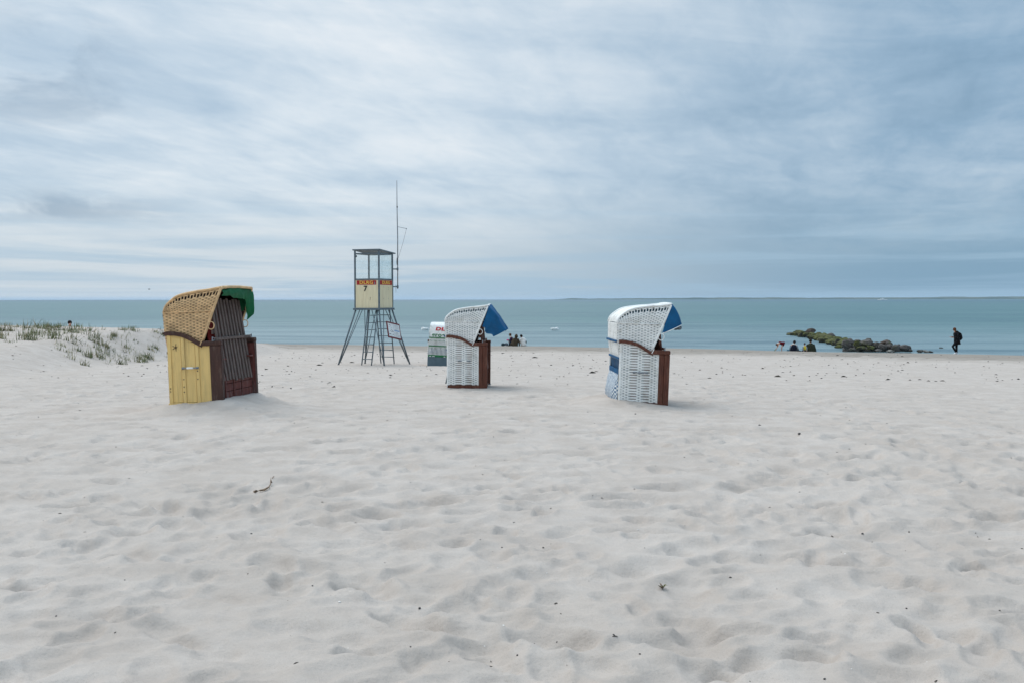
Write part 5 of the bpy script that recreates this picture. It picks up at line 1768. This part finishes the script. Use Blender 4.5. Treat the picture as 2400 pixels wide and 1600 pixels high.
bx = (2068 - 1200) / 2335 * 3900
bo = empty('excursion_boat', (bx, 3900, 0), (0, 0, R(4)))
tag(bo, 'small white boat far out near the horizon on the right', 'boat')
MB().loft([(-20, 0, 1.1), (-10, 0, 1.1), (8, 0, 1.2), (16, 0, 1.5), (20, 0, 1.9)], (0, 1, 0), [(2.8, 1.3), (3.4, 1.5), (3.3, 1.5), (1.8, 1.3), (.2, .5)], 10).build('hull', M['white'], bo, True)
MB().box(-9, 5, -2.4, 2.4, 2.3, 4.6, .3).build('cabin', M['white'], bo)
MB().box(-2, 4, -1.8, 1.8, 4.6, 6.2, .2).build('wheelhouse', M['white'], bo)
MB().tube([(-1, 0, 6.2), (-1, 0, 9)], .12, 6).build('mast', M['white'], bo)


# ------------------------------------------------------------------ litter on the sand
def on_sand(px, py):
    """survey a photo pixel onto the dry sand"""
    z = 2.0
    for _ in range(8):
        X, Y = px_to_world(px, py, z)
        z = ground(X, Y)
    return X, Y, z


tw = empty('driftwood_twig', on_sand(614, 1140))
tag(tw, 'bent brown driftwood twig on the sand in front of the yellow chair', 'twig')
def tp(px, py, dz):
    a = on_sand(px, py)
    return Vector(a) - tw.location + Vector((0, 0, dz))
MB().tube([tp(590, 1156, .012), tp(600, 1154, .014), tp(610, 1152, .014), tp(619, 1150, .013), tp(627, 1146, .014), tp(631, 1143, .018)], [.009, .0095, .007, .0085, .0065, .004], 8).build('stem', M['driftwood'], tw, True)
MB().tube([tp(630, 1144, .016), tp(634, 1139, .02), tp(635, 1134, .03), tp(637, 1132, .028), tp(634, 1128, .03), tp(635, 1126, .032)], [.0045, .004, .005, .004, .0035, .002], 6).build('branch', M['driftwood'], tw, True)
MB().tube([tp(638, 1121, .006), tp(641, 1119, .012), tp(643, 1118, .008)], [.003, .004, .002], 5).build('sprig', M['driftwood'], tw, True)

wt = empty('weed_tuft', on_sand(1552, 1379))
tag(wt, 'tiny green weed sprouting from bare sand in the right foreground', 'plant')
r4 = random.Random(3)
for i in range(9):
    a, l = i * .7 + r4.uniform(-.2, .2), r4.uniform(.02, .038)
    c, s = math.cos(a), math.sin(a)
    MB().add([(0, 0, 0), (c * l * .5 - s * .005, s * l * .5 + c * .005, l * .6), (c * l, s * l, l * .7), (c * l * .5 + s * .005, s * l * .5 - c * .005, l * .6)], [(0, 1, 2, 3)]).build('leaf', M['algae'] if i % 3 else M['driftwood'], wt)

peb_me = []
for i in range(4):
    mb = MB().blob((0, 0, 0), (1, .75, .6), i, .25, 8, 5)
    me = mb.mesh('pebble', True)
    me.materials.append(M['pebble'])
    peb_me.append(me)
PEB = [(983, 1425, 7), (1212, 1535, 6), (1438, 1487, 5), (962, 1538, 5), (1499, 1532, 5), (589, 1250, 5), (732, 1372, 5), (131, 1430, 4), (292, 1358, 4), (1780, 997, 6), (1311, 1001, 5),
       (1873, 1022, 7), (2172, 1365, 7), (2310, 1338, 5), (2342, 1431, 5), (2124, 1426, 5), (1932, 1591, 6), (2021, 1254, 6), (638, 909, 5), (682, 910, 5), (663, 909, 4), (1555, 936, 4), (1176, 1282, 4), (1489, 970, 4), (1273, 1283, 5), (1804, 1563, 4), (2130, 1247, 5)]
for i, (px, py, w) in enumerate(PEB):
    o = bpy.data.objects.new('pebble', peb_me[i % 4])
    C.objects.link(o)
    X, Y, z = on_sand(px, py)
    s = w / 2335 * Y / 2 * 1.15
    o.location = (X, Y, z + s * .3)
    o.scale = (s, s, s)
    o.rotation_euler = (0, 0, rng.uniform(0, 6))
    tag(o, 'small dark pebble lying on the pale sand', 'pebble', 'dark pebbles scattered on the sand')
SH = [(1166, 1330, 4), (1281, 1332, 3), (1179, 1469, 6), (1392, 1403, 4), (1135, 1502, 4), (1023, 1490, 3), (1197, 1590, 4), (795, 1405, 9), (1495, 1244, 4), (2172, 1552, 6), (1995, 1567, 4), (1980, 1298, 4), (653, 1388, 3), (815, 1496, 3)]
shell_me = MB().blob((0, 0, 0), (1, .7, .3), 2, .2, 9, 4).mesh('shell_fragment', True)
shell_me.materials.append(M['shell'])
for i, (px, py, w) in enumerate(SH):
    o = bpy.data.objects.new('shell_fragment', shell_me)
    C.objects.link(o)
    X, Y, z = on_sand(px, py)
    s = w / 2335 * Y / 2 * 1.2
    o.location = (X, Y, z + s * .2)
    o.scale = (s, s, s)
    o.rotation_euler = (rng.uniform(-.3, .3), rng.uniform(-.3, .3), rng.uniform(0, 6))
    tag(o, 'tiny white shell fragment on the foreground sand', 'shell', 'white shell bits on the foreground sand')


def crumbs():
    """dry weed, straw and grit, thickest along the drift lines"""
    r = random.Random(17)
    mb = MB()
    n = 0
    while n < 1500:
        if n < 420:
            y = 3.2 + 22 * r.random() ** 1.3
            x = r.uniform(-1, 1) * (.56 * y + .5)
            s = r.uniform(.002, .0055) * (1 + y * .05)
        elif n < 1150:
            y = r.uniform(24, 63)
            x = r.uniform(-1, 1) * .56 * y
            if r.random() < .35: x = r.uniform(-.05, .56) * y
            s = r.uniform(.008, .034) * (2.4 if r.random() < .06 else 1)
            if float(base_z(np.array([x]), np.array([y]))[0]) < .05: continue
        else:
            x = r.uniform(-16, 4)
            y = r.choice((22, 27, 31, 44, 48)) + r.gauss(0, 1.2)
            s = r.uniform(.006, .024)
        z = ground(x, y)
        a = r.uniform(0, 3.14)
        c, q = math.cos(a), math.sin(a)
        l = s * r.uniform(.8, 2.6)
        w = s * r.uniform(.35, .7)
        p = [(-l, -w, 0), (l, -w * .6, s * .1), (l * .8, w, 0), (-l * .9, w * .8, s * .1), (-l * .2, 0, s * .8), (l * .4, w * .1, s * .6)]
        P = [(x + c * u - q * v, y + q * u + c * v, z + k) for u, v, k in p]
        mb.add(P, [(0, 1, 5, 4), (1, 2, 5), (2, 3, 4, 5), (3, 0, 4)])
        n += 1
    tag(mb.build('beach_litter', M['weed_dry']), 'crumbs of dry seaweed and straw strewn over the sand', 'seaweed', kind='stuff')


crumbs()
